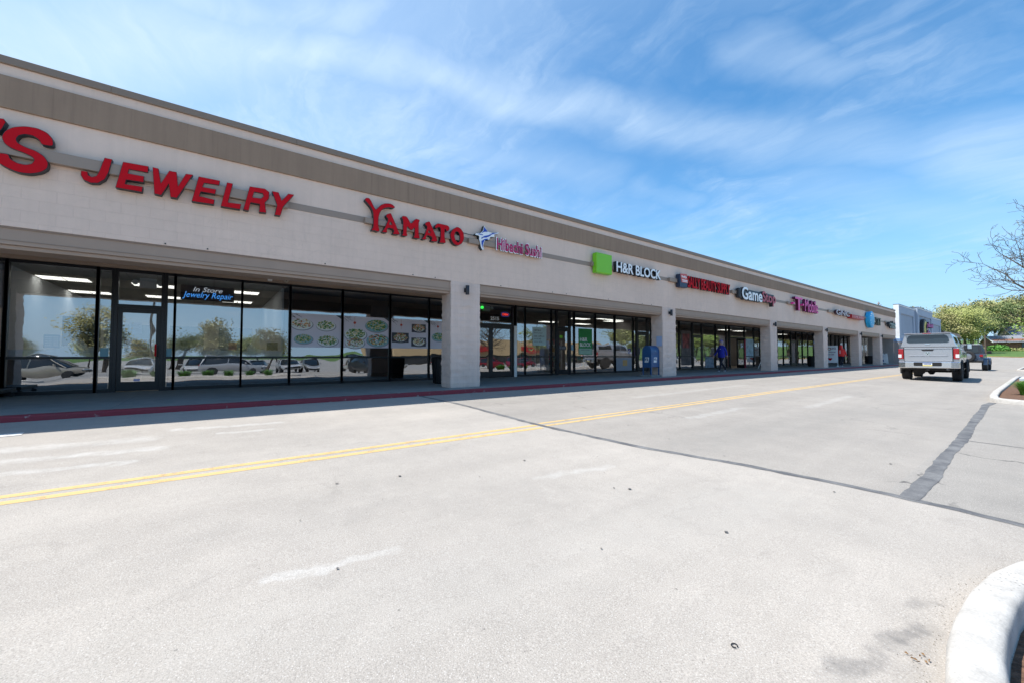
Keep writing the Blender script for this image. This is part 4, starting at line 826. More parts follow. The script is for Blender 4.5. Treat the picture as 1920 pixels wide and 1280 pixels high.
# menu banners
def menu(lab, y0, y1, z0, z1, items, seed, lantern=0):
    r = random.Random(seed); s = panel('menu_banner', lab, 'banner', y0, y1, z0, z1, mat('banner_vinyl', (.74, .70, .78), .6), group='food picture banners in the restaurant window')
    FM = [mat('leaf_green', (.08, .22, .04), .6), mat('noodle', (.55, .45, .22), .6), mat('sauce_brown', (.22, .08, .03), .5), mat('shrimp_orange', (.65, .22, .08), .5), mat('plate_white', (.78, .80, .80), .4), mat('plate_teal', (.25, .45, .50), .4), mat('plate_shadow', (.34, .33, .38), .6), mat('pale_egg', (.75, .68, .35), .5), mat('tray_dark', (.05, .045, .06), .5)]
    for (fy, fz, rr_, kind_, pl) in items:
        cy, cz = y0+(y1-y0)*fy, z0+(z1-z0)*fz; b = MB(); rr_ *= 1.22
        rect = pl == 6; b.cur = 6; b.quad(*[(XI+.0025, cy+.01+rr_*1.06*math.cos(t*.35), cz-.015+rr_*.60*math.sin(t*.35)) for t in range(18)])
        b.cur = 8 if rect else pl
        b.quad(*([(XI+.003, cy+a_*rr_, cz+e_*rr_*.58) for a_, e_ in ((-1, -.95), (1, -.95), (1, .95), (-1, .95))] if rect else [(XI+.003, cy+rr_*math.cos(t*.35), cz+rr_*.56*math.sin(t*.35)) for t in range(18)]))
        if rect: b.cur = 4; b.quad(*[(XI+.0032, cy+rr_*.8*math.cos(t*.35), cz+rr_*.45*math.sin(t*.35)) for t in range(18)])
        pal = {'g': (0, 0, 1, 0, 7), 'n': (1, 1, 0, 3, 7), 's': (2, 3, 2, 1, 0), 'm': (3, 0, 7, 4, 2)}[kind_]
        for i in range(170):
            a = r.uniform(0, 6.28); q = rr_*.84*math.sqrt(r.random()); l = rr_*r.uniform(.05, .16); yy_, zz_ = cy+q*math.cos(a), cz+.02+q*.55*math.sin(a); t0 = r.uniform(0, 3); b.cur = r.choice(pal)
            b.quad(*[(XI+.0035+i*.00002, yy_+l*k_*math.cos(t0+t), zz_+l*.6*k_*math.sin(t0+t)) for t, k_ in ((0, 1), (1.2, .5), (2.3, .9), (3.4, .6), (4.8, .8))])
        o = b.build('food_picture', FM, s, world=True)
    b = MB()
    for i in range(9):     # plum branch twigs in the corner
        a = (y0+r.uniform(0, .12)*(y1-y0), z1-r.uniform(0, .12)); p = (a[0]+r.uniform(.03, .16), a[1]-r.uniform(-.0, .14)); b.path([(XI+.004, *a), (XI+.004, (a[0]+p[0])/2+.02, (a[1]+p[1])/2-.01), (XI+.004, *p)], .0035, 4)
    b.build('branch_print', M_ink, s, world=True)
    if lantern:
        b = MB(); b.lathe((XI+.002, y0+(y1-y0)*lantern, z1-.22), (1, 0, 0), [(0, .045), (.003, .045)], 12); b.box(XI+.002, XI+.004, y0+(y1-y0)*lantern-.003, y0+(y1-y0)*lantern+.003, z1-.38, z1-.02); b.build('lantern_print', mat('lantern_red', (.5, .08, .05), .6), s, world=True)
    b = MB(); b.ext([(y1-.18, z1), (y1, z1), (y1, z1-.12)], 'x', XI+.001, XI+.002); b.build('corner_print', M_ink, s, world=True)
menu('wide banner with four round noodle and salad plates', 1.95, 3.44, 1.28, 2.34, [(.2, .68, .26, 'm', 4), (.68, .66, .24, 'g', 4), (.24, .24, .22, 'g', 5), (.72, .2, .26, 'g', 4)], 1)
menu('banner with a lettuce boat and a long sushi platter', 3.50, 5.05, 1.28, 2.34, [(.26, .42, .30, 'g', 4), (.72, .72, .32, 'g', 5), (.75, .25, .32, 'm', 5), (.25, .15, .26, 'm', 4)], 2, .24)
menu('narrower banner with three dark rectangular dishes and a lantern', 5.12, 6.57, 1.28, 2.34, [(.25, .36, .26, 's', 6), (.74, .70, .23, 's', 6), (.74, .22, .24, 'm', 6)], 3, .27)
menu('banner half hidden behind the first pillar with one green plate', 6.66, 8.1, 1.28, 2.34, [(.25, .42, .24, 'g', 5), (.72, .6, .2, 'm', 4)], 4, .22)
# tax office posters
s = panel('window_poster', 'pale blue grey poster with dark lines of writing left of the tax office door', 'poster', 11.74, 12.56, 1.48, 2.31, mat('poster_pale', (.45, .60, .60), .6))
for k, t in enumerate(("H&R Block", "Find your", "tax office", "we can help", "you win.")): ptxt(s, t, 11.8, 11.8+.62*(.7+.3*((k*7) % 3)/2), 2.12-k*.13, 2.21-k*.13, M_ink)
s = panel('window_poster', 'deep green poster with white block capitals in the tax office window', 'poster', 14.72, 15.70, 1.07, 2.36, mat('poster_green', (.02, .30, .07), .6))
ptxt(s, "H&R", 14.8, 15.35, 1.72, 1.92, M_whitef, off=.03); ptxt(s, "BLOCK", 14.8, 15.6, 1.46, 1.66, M_whitef, off=.03)
b = MB(); b.box(XI+.001, XI+.003, 14.74, 15.68, 1.09, 1.38); b.build('white_panel', mat('poster_mint', (.42, .62, .50), .6), s, world=True); ptxt(s, "Walk in today", 14.85, 15.5, 1.27, 1.33, M_ink, x=XI+.002)
s = panel('door_sticker', 'tiny green square logo on the tax office door', 'sticker', 13.42, 13.62, 1.85, 1.98, M_green, x=XG+.014)
s = panel('door_notice', 'white opening hours panel on the tax office door', 'notice', 13.36, 13.86, 1.30, 1.48, mat('dark_glass_print', (.05, .05, .06), .5), x=XG+.014)
for k in range(3): ptxt(s, "Mon Fri 9 to 5", 13.4, 13.8, 1.43-k*.045, 1.455-k*.045, M_whitef, x=XG+.014)
s = panel('window_sign', 'light blue card beside the tax office door', 'notice', 14.2, 14.34, 1.28, 1.55, mat('light_blue_card', (.35, .55, .65), .6), x=XG+.01)
s = panel('window_sign', 'purple and yellow card low in the tax office end window', 'notice', 18.7, 18.95, 1.15, 1.42, mat('purple_card', (.12, .06, .35), .6), x=XG-.03)
s = panel('window_poster', 'pale frosted panel with a yellow square low in the window', 'poster', 17.6, 18.95, .2, .9, mat('frosted_panel', (.34, .36, .42), .6)); b = MB(); b.box(XI+.001, XI+.003, 18.15, 18.55, .45, .78); b.build('yellow_square', mat('amber_print', (.65, .40, .16), .6), s, world=True)
s = panel('pillar_notice', 'plain pale blue notice fixed on the side of the pillar above the mailbox', 'notice', 0, 1, 0, 1, M_white)
for ch in list(s.children): bpy.data.objects.remove(ch)
s.location = (-10.47, 15.945, 1.44); b = MB(); b.box(-.13, .14, 0, .012, 0, .42); b.build('sheet', mat('blue_paper', (.42, .50, .68), .6), s)
s = panel('window_poster', 'tall dark poster with a red figure in the beauty shop window', 'poster', 24.0, 25.2, .4, 2.6, mat('poster_dim', (.11, .09, .09), .6, var=(3, .5))); b = MB(); b.box(XI+.001, XI+.003, 24.2, 25.0, 1.5, 2.4); b.build('print', mat('dim_red_print', (.22, .05, .05), .6, var=(4, .6)), s, world=True)
s = panel('window_poster', 'grey blue poster in the window beside the blue jacket', 'poster', 27.0, 28.1, .2, .95, mat('grey_blue_print', (.20, .26, .34), .6, var=(5, .5)))
s = panel('window_poster', 'pale blue banner with a zigzag in the game shop window', 'poster', 33.1, 34.4, .9, 2.3, mat('pale_sky_print', (.35, .52, .62), .6, var=(4, .3)))
# open door leaf with a pink edge at the game shop
s = MB(); s.box(XG-.02, XG+.62, 31.62, 31.67, .12, .34); s.box(XG-.02, XG+.62, 31.622, 31.668, 2.14, 2.25); s.box(XG-.02, XG+.06, 31.62, 31.67, .34, 2.14); o = s.build('open_door', M_frame, strip, world=True)
b = MB(); b.box(XG+.54, XG+.62, 31.61, 31.68, .12, 2.2); b.build('door_edge', mat('pink_edge', (.52, .08, .14), .5), o); b = MB(); b.quad((XG+.06, 31.64, .34), (XG+.54, 31.64, .34), (XG+.54, 31.64, 2.14), (XG+.06, 31.64, 2.14)); b.build('pane', M_glass, o)

# ------------------------------------------------------------------ things on the sidewalk
def gz(x, y): return .1 if x < KX else H(x, y)+.004
# blue mailbox
mb = thing('mailbox', 'blue arched mail collection box with white eagle plates on a concrete slab', 'mailbox', (-10.68, 15.62, .1)); mb.scale = (.88, .98, 1)
MBL = mat('postal_blue', (.018, .085, .22), .42, coat=.15, var=(3, .12))
b = MB(); b.box(-.36, .34, -.42, .42, 0, .07); b.build('concrete_slab', M_walk, mb, bevel=.01)
def arch(hw, z0, zs, n=12): return [(-hw, z0), (hw, z0)]+[(hw*math.cos(math.pi*i/n), zs+hw*math.sin(math.pi*i/n)) for i in range(n+1)]
b = MB(); b.ext(arch(.255, .42, 1.10), 'y', -.30, .30); b.ext(arch(.262, .40, 1.10), 'y', -.305, -.285); b.ext(arch(.262, .40, 1.10), 'y', .285, .305); smooth_angle(b.build('body', MBL, mb))
for i in (-1, 1):
    for j in (-1, 1): b = MB(); b.box(i*.235-.02, i*.235+.02, j*.28-.02, j*.28+.02, .07, .405); b.build('leg', MBL, mb)
b = MB(); b.box(.256, .268, -.22, .22, .98, 1.06); b.box(.268, .275, -.05, .05, .985, 1.0); b.build('pull_door', MBL, mb, bevel=.004)
b = MB(); b.lathe((.262, 0, 1.12), (1, 0, .3), [(0, .02), (.02, .016)], 8); b.build('lock', M_chrome, mb)
def eagle(face):
    b = MB(); B = .0
    pl = [(-.13, -.12), (.10, -.12), (.14, .10), (-.09, .10)]; dk = [(-.085, .055), (.085, .075), (.05, -.01), (.02, .02), (-.03, .03), (-.055, -.035), (-.10, -.035)]; dk2 = [(.09, .03), (.02, -.01), (-.03, -.045), (.085, -.045)]; bar = [(-.11, -.10), (.09, -.10), (.095, -.075), (-.105, -.075)]
    f = (lambda p, t: (p[0]*.95, -.306-t, .74+p[1])) if face == 'y' else (lambda p, t: (.258+t, p[0]*.95, .74+p[1]))
    for k, (poly, c) in enumerate(((pl, 0), (dk, 1), (dk2, 1), (bar, 2))):
        b.cur = c; t = .004+.002*(k > 0); b.loft([[f(p, 0) for p in poly], [f(p, t) for p in poly]])
    b.build('eagle_plate', [M_whitef, mat('eagle_blue', (.01, .04, .14), .5), mat('plate_grey', (.4, .45, .5), .5)], mb)
eagle('y'); eagle('x')
# black litter bins
bin0 = None
for lab, p in (('black slatted bin behind the first stone pillar', (-12.17, 6.15, .1)), ('black bin in front of the phone shop windows', (-12.2, 40.7, .1)), ('black bin by the grey wall at the far end of the walkway', (-12.5, 59.6, .1))):
    if bin0: dup(bin0, p, label=lab); continue
    bin0 = thing('litter_bin', lab, 'bin', p, group='black litter bins along the walkway')
    q = MB(); q.lathe((0, 0, 0), (0, 0, 1), [(0, .26), (.03, .28), (.80, .33)], 16); q.build('liner', M_black, bin0)
    q = MB()
    for i in range(24): a = i*math.pi/12; q.tube((.285*math.cos(a), .285*math.sin(a), .03), (.345*math.cos(a), .345*math.sin(a), .82), .014, n=4)
    q.build('slats', M_frame, bin0); q = MB(); q.lathe((0, 0, .80), (0, 0, 1), [(0, .35), (.04, .37), (.10, .30), (.101, .16), (.06, .15)], 20); q.build('lid', M_black, bin0)
# white sandwich board with battlement top
s = thing('sandwich_board', 'white folding board with notched top and blue square at the far walkway end', 'sandwich board', (-11.45, 60.4, .1), rz=R(0))
for k in (-1, 1):
    b = MB(); P = [(-.42, 0), (-.28, .12), (.28, .12), (.42, 0), (.36, 1.16), (.25, 1.16), (.23, 1.08), (.1, 1.08), (.08, 1.16), (-.08, 1.16), (-.1, 1.08), (-.23, 1.08), (-.25, 1.16), (-.36, 1.16)]
    b.loft([[(p[0], k*(.30-.22*p[1]/1.16), p[1]) for p in P], [(p[0], k*(.30-.22*p[1]/1.16)+k*.03, p[1]) for p in P]]); b.build('board', M_whitef, s)
b = MB(); b.quad((-.13, -.302, .24), (.13, -.302, .24), (.12, -.252, .48), (-.12, -.252, .48)); [b.quad((-.2, -.21-.0, z), (.2, -.21, z), (.2, -.208, z+.02), (-.2, -.208, z+.02)) for z in (.8,)]; b.build('blue_print', mat('print_blue', (.02, .10, .30), .5), s)
# white banner stand with pinkish writing
s = thing('banner_stand', 'tall white sign on thin legs with pink writing by the stone pillar', 'sign stand', (-11.2, 41.6, .1), rz=R(0))
b = MB(); b.box(-.52, .52, -.015, .015, .32, 1.74); b.build('board', M_whitef, s, bevel=.01)
for x in (-.5, .5):
    b = MB(); b.tube((x, 0, 0), (x, 0, .34), .02, n=6); b.tube((x, -.3, .02), (x, .3, .02), .02, n=6); b.build('leg', M_white, s)
MP = mat('print_violet', (.35, .06, .30), .6)
for t, a, c, z, h, m_ in (("GO", -.42, .1, 1.36, .22, M_redf), ("5G", .12, .40, 1.44, .14, MP), ("home internet", -.42, .38, 1.17, .11, MP), ("from $50", -.2, .28, .95, .13, MP)):
    me = text_mesh(t, .02, 0, .004); aa, cc, dd, ee = bbox(me)
    for v in me.vertices: v.co = (a+(v.co.x-aa)/(cc-aa)*(c-a), -.018, z+(v.co.y-dd)/(ee-dd)*h)
    me.materials.clear(); me.materials.append(m_); o = bpy.data.objects.new('printed_text', me); COL.objects.link(o); o.parent = s
b = MB(); b.loft([[(x*.16, y_, .62+z*.12) for x, z in ((0, -1), (.6, -.3), (1, .3), (.7, .8), (.3, .9), (0, .55), (-.3, .9), (-.7, .8), (-1, .3), (-.6, -.3))] for y_ in (-.016, -.02)]); b.build('heart_print', M_redf, s)
# leaning white frame by the third pillar
s = thing('leaning_frame', 'thin white folding frame leaning in the walkway beside the open door', 'easel', (-12.2, 30.9, .1))
b = MB()
for dy in (-.0,): b.path([(-.15, -.3, 0), (.12, .12, 1.15)], .022, 6); b.path([(.30, .35, 0), (.12, .12, 1.15)], .02, 6); b.path([(-.06, -.16, .4), (.24, .27, .4)], .015, 6)
b.build('frame', M_white, s); b = MB(); b.box(-.2, .1, .28, .31, .08, .85); b.build('dark_panel', M_black, s)
# beige rolling board at the left edge
s = thing('rolling_board', 'beige board on a black wheeled base at the left edge of the walkway', 'display board', (-14.0, -4.3, .1))
b = MB(); b.box(-.03, .03, -.55, .50, .22, 1.98); b.build('board', mat('beige_board', (.46, .38, .30), .6), s, bevel=.01)
b = MB(); b.box(-.06, 1.05, -.6, .75, .12, .20); b.build('base', M_black, s, bevel=.01)
for x in (.05, .95):
    for y in (-.5, .68): b = MB(); b.lathe((x-.015, y+.03, .05), (1, 0, 0), [(0, .048), (.03, .048)], 12); b.box(x-.02, x+.02, y-.01, y+.02, .04, .12); b.build('caster', M_rubber, s)
# wheeled rack inside the window
s = thing('rolling_rack', 'black wheeled rack standing just inside the far left window', 'rack', (XG-.95, -2.75, .11))
b = MB(); b.box(-.2, .2, -.32, .32, 1.1, 1.9); b.build('screen', M_black, s, bevel=.02); b = MB(); b.tube((0, 0, .1), (0, 0, 1.2), .03, n=8); b.build('post', M_steel, s)
# rooftop vent
s = thing('roof_vent', 'small spindly vent with crossed arms on the far roof', 'roof vent', (-11.5, 59.5, 5.6))
b = MB(); b.tube((0, 0, 0), (0, 0, 1.35), .05, n=8); b.lathe((0, 0, 1.1), (0, 0, 1), [(0, .12), (.1, .1), (.2, .05)], 8); b.path([(-.2, -.5, .75), (.1, .6, 1.05)], .04, 5); b.path([(.2, -.3, .9), (-.1, .3, .7)], .035, 5); b.build('pipe', mat('vent_metal', (.25, .23, .22), .6), s)

# ------------------------------------------------------------------ people
def skin_body(chains, name='tmpbody', levels=1):
    """chains: list of [(x,y,z,r), ...]; points with equal coordinates are welded"""
    v = []; e = []; idx = {}; rad = []
    for ch in chains:
        prev = None
        for p in ch:
            k = (round(p[0], 4), round(p[1], 4), round(p[2], 4))
            if k not in idx: idx[k] = len(v); v.append(p[:3]); rad.append(p[3])
            if prev is not None and prev != idx[k]: e.append((prev, idx[k]))
            prev = idx[k]
    me = bpy.data.meshes.new(name); me.from_pydata(v, e, []); o = bpy.data.objects.new(name, me); COL.objects.link(o)
    sk = o.modifiers.new('s', 'SKIN'); sk.use_smooth_shade = True
    lay = me.skin_vertices[0].data if me.skin_vertices else None
    if lay is None:
        me.skin_vertices.new() if hasattr(me.skin_vertices, 'new') else None
        lay = me.skin_vertices[0].data
    for i, r_ in enumerate(rad): lay[i].radius = r_ if isinstance(r_, tuple) else (r_, r_)
    lay[0].use_root = True
    ss = o.modifiers.new('u', 'SUBSURF'); ss.levels = levels; ss.render_levels = levels
    dg = bpy.context.evaluated_depsgraph_get(); dg.update(); out = bpy.data.meshes.new_from_object(o.evaluated_get(dg)); bpy.data.objects.remove(o); return out
def hand(w, d, side, up=(0, 0, 1)):
    w = Vector(w); d = Vector(d).normalized(); s_ = d.cross(Vector(up)).normalized()*side; n_ = d.cross(s_)
    palm = w+d*.07; ch = [[(*w, .026), (*palm, (.034))]]
    for k, (o, L) in enumerate(((-.030, .065), (-.010, .075), (.010, .072), (.028, .055))):
        a = palm+d*.015+s_*o; m = a+d*L*.55+n_*.006; t = m+d*L*.35+n_*.022; ch.append([(*palm, .034), (*a, .010), (*m, .009), (*t, .007)])
    a = w+d*.03-s_*.035; t = a+d*.05-s_*.012+n_*.012; ch.append([(*palm, .034), (*a, .012), (*t, .009)]); return ch
def person(label, loc, rz, pose, mats, zones, hair=None, extra=None):
    s = thing('person', label, 'person', loc, rz)
    me = skin_body(pose); ms = mats
    for m_ in ms: me.materials.append(m_)
    for p in me.polygons: p.material_index = zones(p.center); p.use_smooth = True
    o = bpy.data.objects.new('body', me); COL.objects.link(o); o.parent = s; me.name = 'body'
    if hair: hair(s)
    if extra: extra(s)
    return s
M_skin = mat('skin', (.46, .27, .19), .6); M_navy = mat('dark_trousers', (.008, .010, .022), .85); M_bluej = mat('royal_blue_jacket', (.010, .022, .34), .75, var=(9, .2)); M_shoe = mat('grey_shoes', (.30, .30, .33), .7)
M_redj = mat('coral_red_hoodie', (.72, .035, .03), .8, var=(8, .15)); M_hair = mat('grey_hair', (.30, .28, .28), .8); M_cap = mat('lilac_cap', (.20, .18, .42), .7)
# figure faces -Y in local space
def walk_pose(st, arm=.16, w_=1., hood=False):
    P = (0, 0, .95)
    ch = [[(0, 0, .95, (.16*w_, .12*w_)), (0, -.01, 1.12, (.155*w_, .115*w_)), (0, -.015, 1.30, (.175*w_, .12*w_)), (0, -.01, 1.43, (.13*w_, .09)), (0, -.015, 1.51, .058), (0, -.03, 1.60, (.078, .092)), (0, -.03, 1.68, (.076, .092)), (0, -.025, 1.74, (.05, .06))]]
    for sd in (-1, 1):
        f = sd*st; hp = (sd*.095, 0, .90); kn = (sd*.11, -f*.5-.04, .50); an = (sd*.115, -f+ (.10 if f < 0 else 0), .09+(.05 if f < 0 else 0)); toe = (sd*.13, an[1]-.15, .035)
        ch.append([(0, 0, .95, (.16*w_, .12*w_)), (*hp, .095*w_), (kn[0], (hp[1]+kn[1])/2, .70, .085*w_), (*kn, .062*w_), (kn[0], (kn[1]+an[1])/2+.02, .30, .058*w_), (*an, .042), (an[0]*1.03, an[1]-.03, .04, .045), (toe[0], toe[1], .035, .036)])
        a = -f*.9; sh = (sd*.19*w_, -.01, 1.40); el = (sd*.27*w_, -a*.35, 1.12); wr = (sd*.27*w_, -a*.9-.10, .90)
        ch.append([(0, -.01, 1.43, (.13*w_, .09)), (*sh, .066*w_), (*el, .048*w_), (*wr, .032)]); ch += [[(*wr, .032)]+c[1:] if 0 else c for c in hand(wr, (0, -.3 if a > 0 else .1, -1), sd)]
    # face
    ch.append([(0, -.03, 1.60, (.078, .092)), (0, -.125, 1.595, .016)])
    return ch
def z_blue(c):
    if c.z > 1.50: return 3
    if c.z < .085: return 2
    if abs(c.x) > .2 and c.z < .93: return 3
    return 0 if c.z > .88 else 1
def face_bits(s, front=-1):
    b = MB()
    for sd in (-1, 1): b.lathe((sd*.03, -.112, 1.625), (0, -1, 0), [(0, .012), (.006, .008)], 8)
    b.build('eyes', M_black, s); b = MB(); b.box(-.025, .025, -.118, -.108, 1.545, 1.552); b.build('mouth', mat('lips', (.30, .10, .09), .6), s)
    for sd in (-1, 1): b = MB(); b.lathe((sd*.076, -.02, 1.615), (sd, 0, 0), [(0, .028), (.012, .02)], 8); b.build('ear', M_skin, s)
def blue_hair(s):
    b = MB(); n = 14
    b.loft([[(math.cos(2*math.pi*i/n)*r_, -.018+math.sin(2*math.pi*i/n)*r_*1.15+o, z) for i in range(n)] for z, r_, o in ((1.565, .078, .03), (1.62, .092, .02), (1.68, .093, .01), (1.74, .075, 0), (1.785, .035, 0))]); b.build('hair', M_hair, s, smooth=True)
    b = MB(); b.loft([[(math.cos(2*math.pi*i/n)*r_, -.025+math.sin(2*math.pi*i/n)*r_*1.15, z) for i in range(n)] for z, r_ in ((1.685, .101), (1.74, .093), (1.79, .060), (1.81, .02))]); b.build('cap', M_cap, s, smooth=True); face_bits(s)
def blue_extra(s):
    b = MB(); n = 18
    b.loft([[(math.cos(2*math.pi*i/n)*a, math.sin(2*math.pi*i/n)*c-.01, z) for i in range(n)] for z, a, c in ((.82, .205, .155), (.95, .215, .165), (1.15, .215, .16), (1.32, .225, .15), (1.42, .17, .12), (1.50, .085, .085))], cap=False); b.build('jacket', M_bluej, s, smooth=True)
    b = MB(); b.box(.06, .12, -.172, -.16, 1.28, 1.30); b.build('chest_mark', M_white, s)
person('person in a royal blue jacket and dark trousers walking past the beauty shop', (-11.3, 23.3, .1), R(-22), walk_pose(.26, 1.05), [M_bluej, M_navy, M_shoe, M_skin], z_blue, blue_hair, blue_extra)
def z_red(c):
    if c.z < .085: return 2
    if abs(c.x) > .2 and c.z < .90: return 3
    return 0 if c.z > .90 else 1
def red_extra(s):
    b = MB(); n = 18
    b.loft([[(math.cos(2*math.pi*i/n)*a, math.sin(2*math.pi*i/n)*c-.01, z) for i in range(n)] for z, a, c in ((.86, .23, .17), (.92, .26, .20), (1.1, .27, .20), (1.3, .265, .18), (1.42, .19, .14), (1.50, .11, .12))], cap=False); b.build('hoodie', M_redj, s, smooth=True)
    b = MB(); b.loft([[(math.cos(2*math.pi*i/n)*a, -.01+math.sin(2*math.pi*i/n)*c+o, z) for i in range(n)] for z, a, c, o in ((1.44, .14, .13, .03), (1.52, .12, .125, .02), (1.62, .122, .13, .01), (1.70, .115, .12, .0), (1.77, .08, .09, .0), (1.80, .02, .03, 0))]); b.build('hood', M_redj, s, smooth=True)
    b = MB(); b.loft([[(x, .178+y_, z) for x, z in ((-.035, 1.08), (.035, 1.08), (.04, 1.36), (-.04, 1.36))] for y_ in (.0, .022)]); b.build('back_print', mat('pale_print', (.75, .45, .42), .7), s); face_bits(s)
person('person in a coral red hooded sweatshirt and black trousers seen from behind', (-10.72, 42.6, .1), R(175), walk_pose(.12, 1., 1.16), [M_redj, M_navy, mat('white_trainers', (.7, .65, .68), .7), M_skin], z_red, None, red_extra)

# ------------------------------------------------------------------ vehicles
M_silver = mat('silver_car_paint', (.42, .43, .46), .22, .5, coat=.7)
M_tail = mat('tail_lamp_red', (.34, .006, .010), .2, coat=.5); M_lens = mat('reverse_lamp', (.75, .72, .72), .2); M_under = mat('underbody_black', (.015, .015, .016), .8)
M_plate = mat('plate_white', (.72, .72, .76), .5)
def wheel(parent, x, y, r, wd, side, nm='wheel', m_r=None):
    """x: outer face; side +1 right"""
    b = MB(); s_ = -side
    b.lathe((x, y, r), (s_, 0, 0), [(0, r*.66), (.005, r*.90), (.03, r*.985), (.05, r), (wd-.05, r), (wd-.03, r*.985), (wd-.005, r*.9), (wd, r*.62)], 28)
    for i in range(28):
        a = i*2*math.pi/28; c, sn = math.cos(a), math.sin(a); 
        for k in (0, 1):
            x0 = x+s_*(.03+k*wd*.5); x1 = x+s_*(.03+wd*.42+k*wd*.5); w_ = .018; b.cur = 0
            p = [(y+c*(r*.995)-sn*w_, r+sn*(r*.995)+c*w_), (y+c*(r*.995)+sn*w_, r+sn*(r*.995)-c*w_), (y+c*(r+.008)+sn*w_, r+sn*(r+.008)-c*w_), (y+c*(r+.008)-sn*w_, r+sn*(r+.008)+c*w_)]
            b.loft([[(x0, *q) for q in p], [(x1, *q) for q in p]])
    t = b.build(nm, M_rubber, parent); smooth_angle(t, 35)
    b = MB(); b.lathe((x+s_*.012, y, r), (s_, 0, 0), [(0, r*.64), (.02, r*.60), (.06, r*.56), (.061, .001)], 24); b.cur = 1
    for i in range(6):
        a = i*math.pi/3; c, sn = math.cos(a), math.sin(a); p = [(y+c*.03-sn*.03, r+sn*.03+c*.03), (y+c*.03+sn*.03, r+sn*.03-c*.03), (y+c*r*.6+sn*.022, r+sn*r*.6-c*.022), (y+c*r*.6-sn*.022, r+sn*r*.6+c*.022)]
        b.loft([[(x+s_*.008, *q) for q in p], [(x+s_*.04, *q) for q in p]])
    b.build('rim', [M_black, m_r or M_alloy], t)
def carloft(st, m, parent, name, ang=35, cap=True):
    """st: list of (y, [(x,z) right half from bottom centre outwards to top centre])"""
    rings = [[(x, y, z) for x, z in sec]+[(-x, y, z) for x, z in reversed(sec) if x > 1e-4] for y, sec in st]
    b = MB(); b.loft(rings, cap=cap); o = b.build(name, m, parent); smooth_angle(o, ang); return o
TX, TY = -3.53, 26.85
tr = thing('pickup_truck', 'silver pickup truck with a matching bed cap seen from behind on the road', 'pickup truck', (TX, TY, H(TX, TY)+.004), R(2))
rl, fl_ = 1.30, 4.95; WR = .43
def tsec(k, zt, wtop=.93, zb=.74): return [(.0, zb), (.80*k, zb), (.985*k, .86), (1.0*k, 1.08), (.99*k, 1.32), (wtop*k, zt-.03), (wtop*k-.04, zt), (0, zt)]
o = carloft([(.16, tsec(.985, 1.57)), (.22, tsec(1., 1.58)), (2.20, tsec(1., 1.58)), (3.9, tsec(1., 1.56)), (4.4, tsec(.99, 1.50)), (5.5, tsec(.96, 1.42)), (5.72, tsec(.92, 1.34)), (5.78, tsec(.85, 1.25))], M_silver, tr, 'body')
b = MB(); b.box(-.80, .80, .4, 5.5, .48, .735); b.box(-.9, .9, rl-.62, rl+.62, .52, .76); b.box(-.9, .9, fl_-.62, fl_+.62, .52, .76); b.build('chassis', M_under, tr)
for sd in (-1, 1):
    for yc, nm in ((rl, 'fender_flare'), (fl_, 'fender_flare')):
        b = MB(); n = 12; rings = []
        for i in range(n+1):
            a = math.pi*(-.06+1.12*i/n); c, sn = math.cos(a), math.sin(a); rings.append([(sd*xx, yc+c*rr_, WR+sn*rr_) for xx, rr_ in ((.90, .50), (1.03, .50), (1.04, .53), (1.0, .585), (.97, .585))])
        b.loft(rings); b.build(nm, M_under, tr)
        b = MB(); b.quad(*[(sd*1.003, yc+.50*math.cos(t*.262), WR+.50*math.sin(t*.262)) for t in range(-1, 14)]); b.build('wheel_well', M_under, tr)
    wheel(tr, sd*1.02, rl, WR, .33, sd); wheel(tr, sd*1.02, fl_, WR, .33, sd)
# tailgate
def rrect(x0, x1, z0, z1, r, n=5):
    o = []
    for cx, cz, a0 in ((x1-r, z0+r, -90), (x1-r, z1-r, 0), (x0+r, z1-r, 90), (x0+r, z0+r, 180)): o += [(cx+r*math.cos(R(a0+90*i/n)), cz+r*math.sin(R(a0+90*i/n))) for i in range(n+1)]
    return o
b = MB()
tg = [[(x, y_, z) for x, z in rrect(-.80+i_, .80-i_, .92+i_, 1.565-i_, .03)] for y_, i_ in ((.165, 0), (.125, .0), (.105, .015))]; b.loft(tg); t = b.build('tailgate', M_silver, tr); smooth_angle(t, 30)
b = MB(); b.loft([[(-.66, .106, 1.16), (.66, .106, 1.16), (.70, .106, 1.20), (-.70, .106, 1.20)], [(-.60, .085, 1.165), (.60, .085, 1.165), (.60, .085, 1.19), (-.60, .085, 1.19)]]); b.box(-.79, .79, .085, .106, 1.50, 1.55); b.build('crease', M_silver, t, bevel=.008)
b = MB(); b.ext([(-.22, 1.47), (-.16, 1.40), (.16, 1.40), (.22, 1.47)], 'y', .095, .104); b.build('handle', M_black, t, bevel=.004)
b = MB(); b.cur = 0
b.ext([(-.10, 1.345), (.0, 1.365), (.10, 1.345), (.08, 1.25), (.0, 1.19), (-.08, 1.25)], 'y', .098, .104); b.cur = 1
b.ext([(-.07, 1.33), (-.02, 1.34), (-.05, 1.27)], 'y', .094, .097); b.ext([(.07, 1.33), (.02, 1.34), (.05, 1.27)], 'y', .094, .097); b.ext([(-.03, 1.28), (.03, 1.28), (0, 1.21)], 'y', .094, .097); b.build('emblem', [M_chrome, M_under], t)
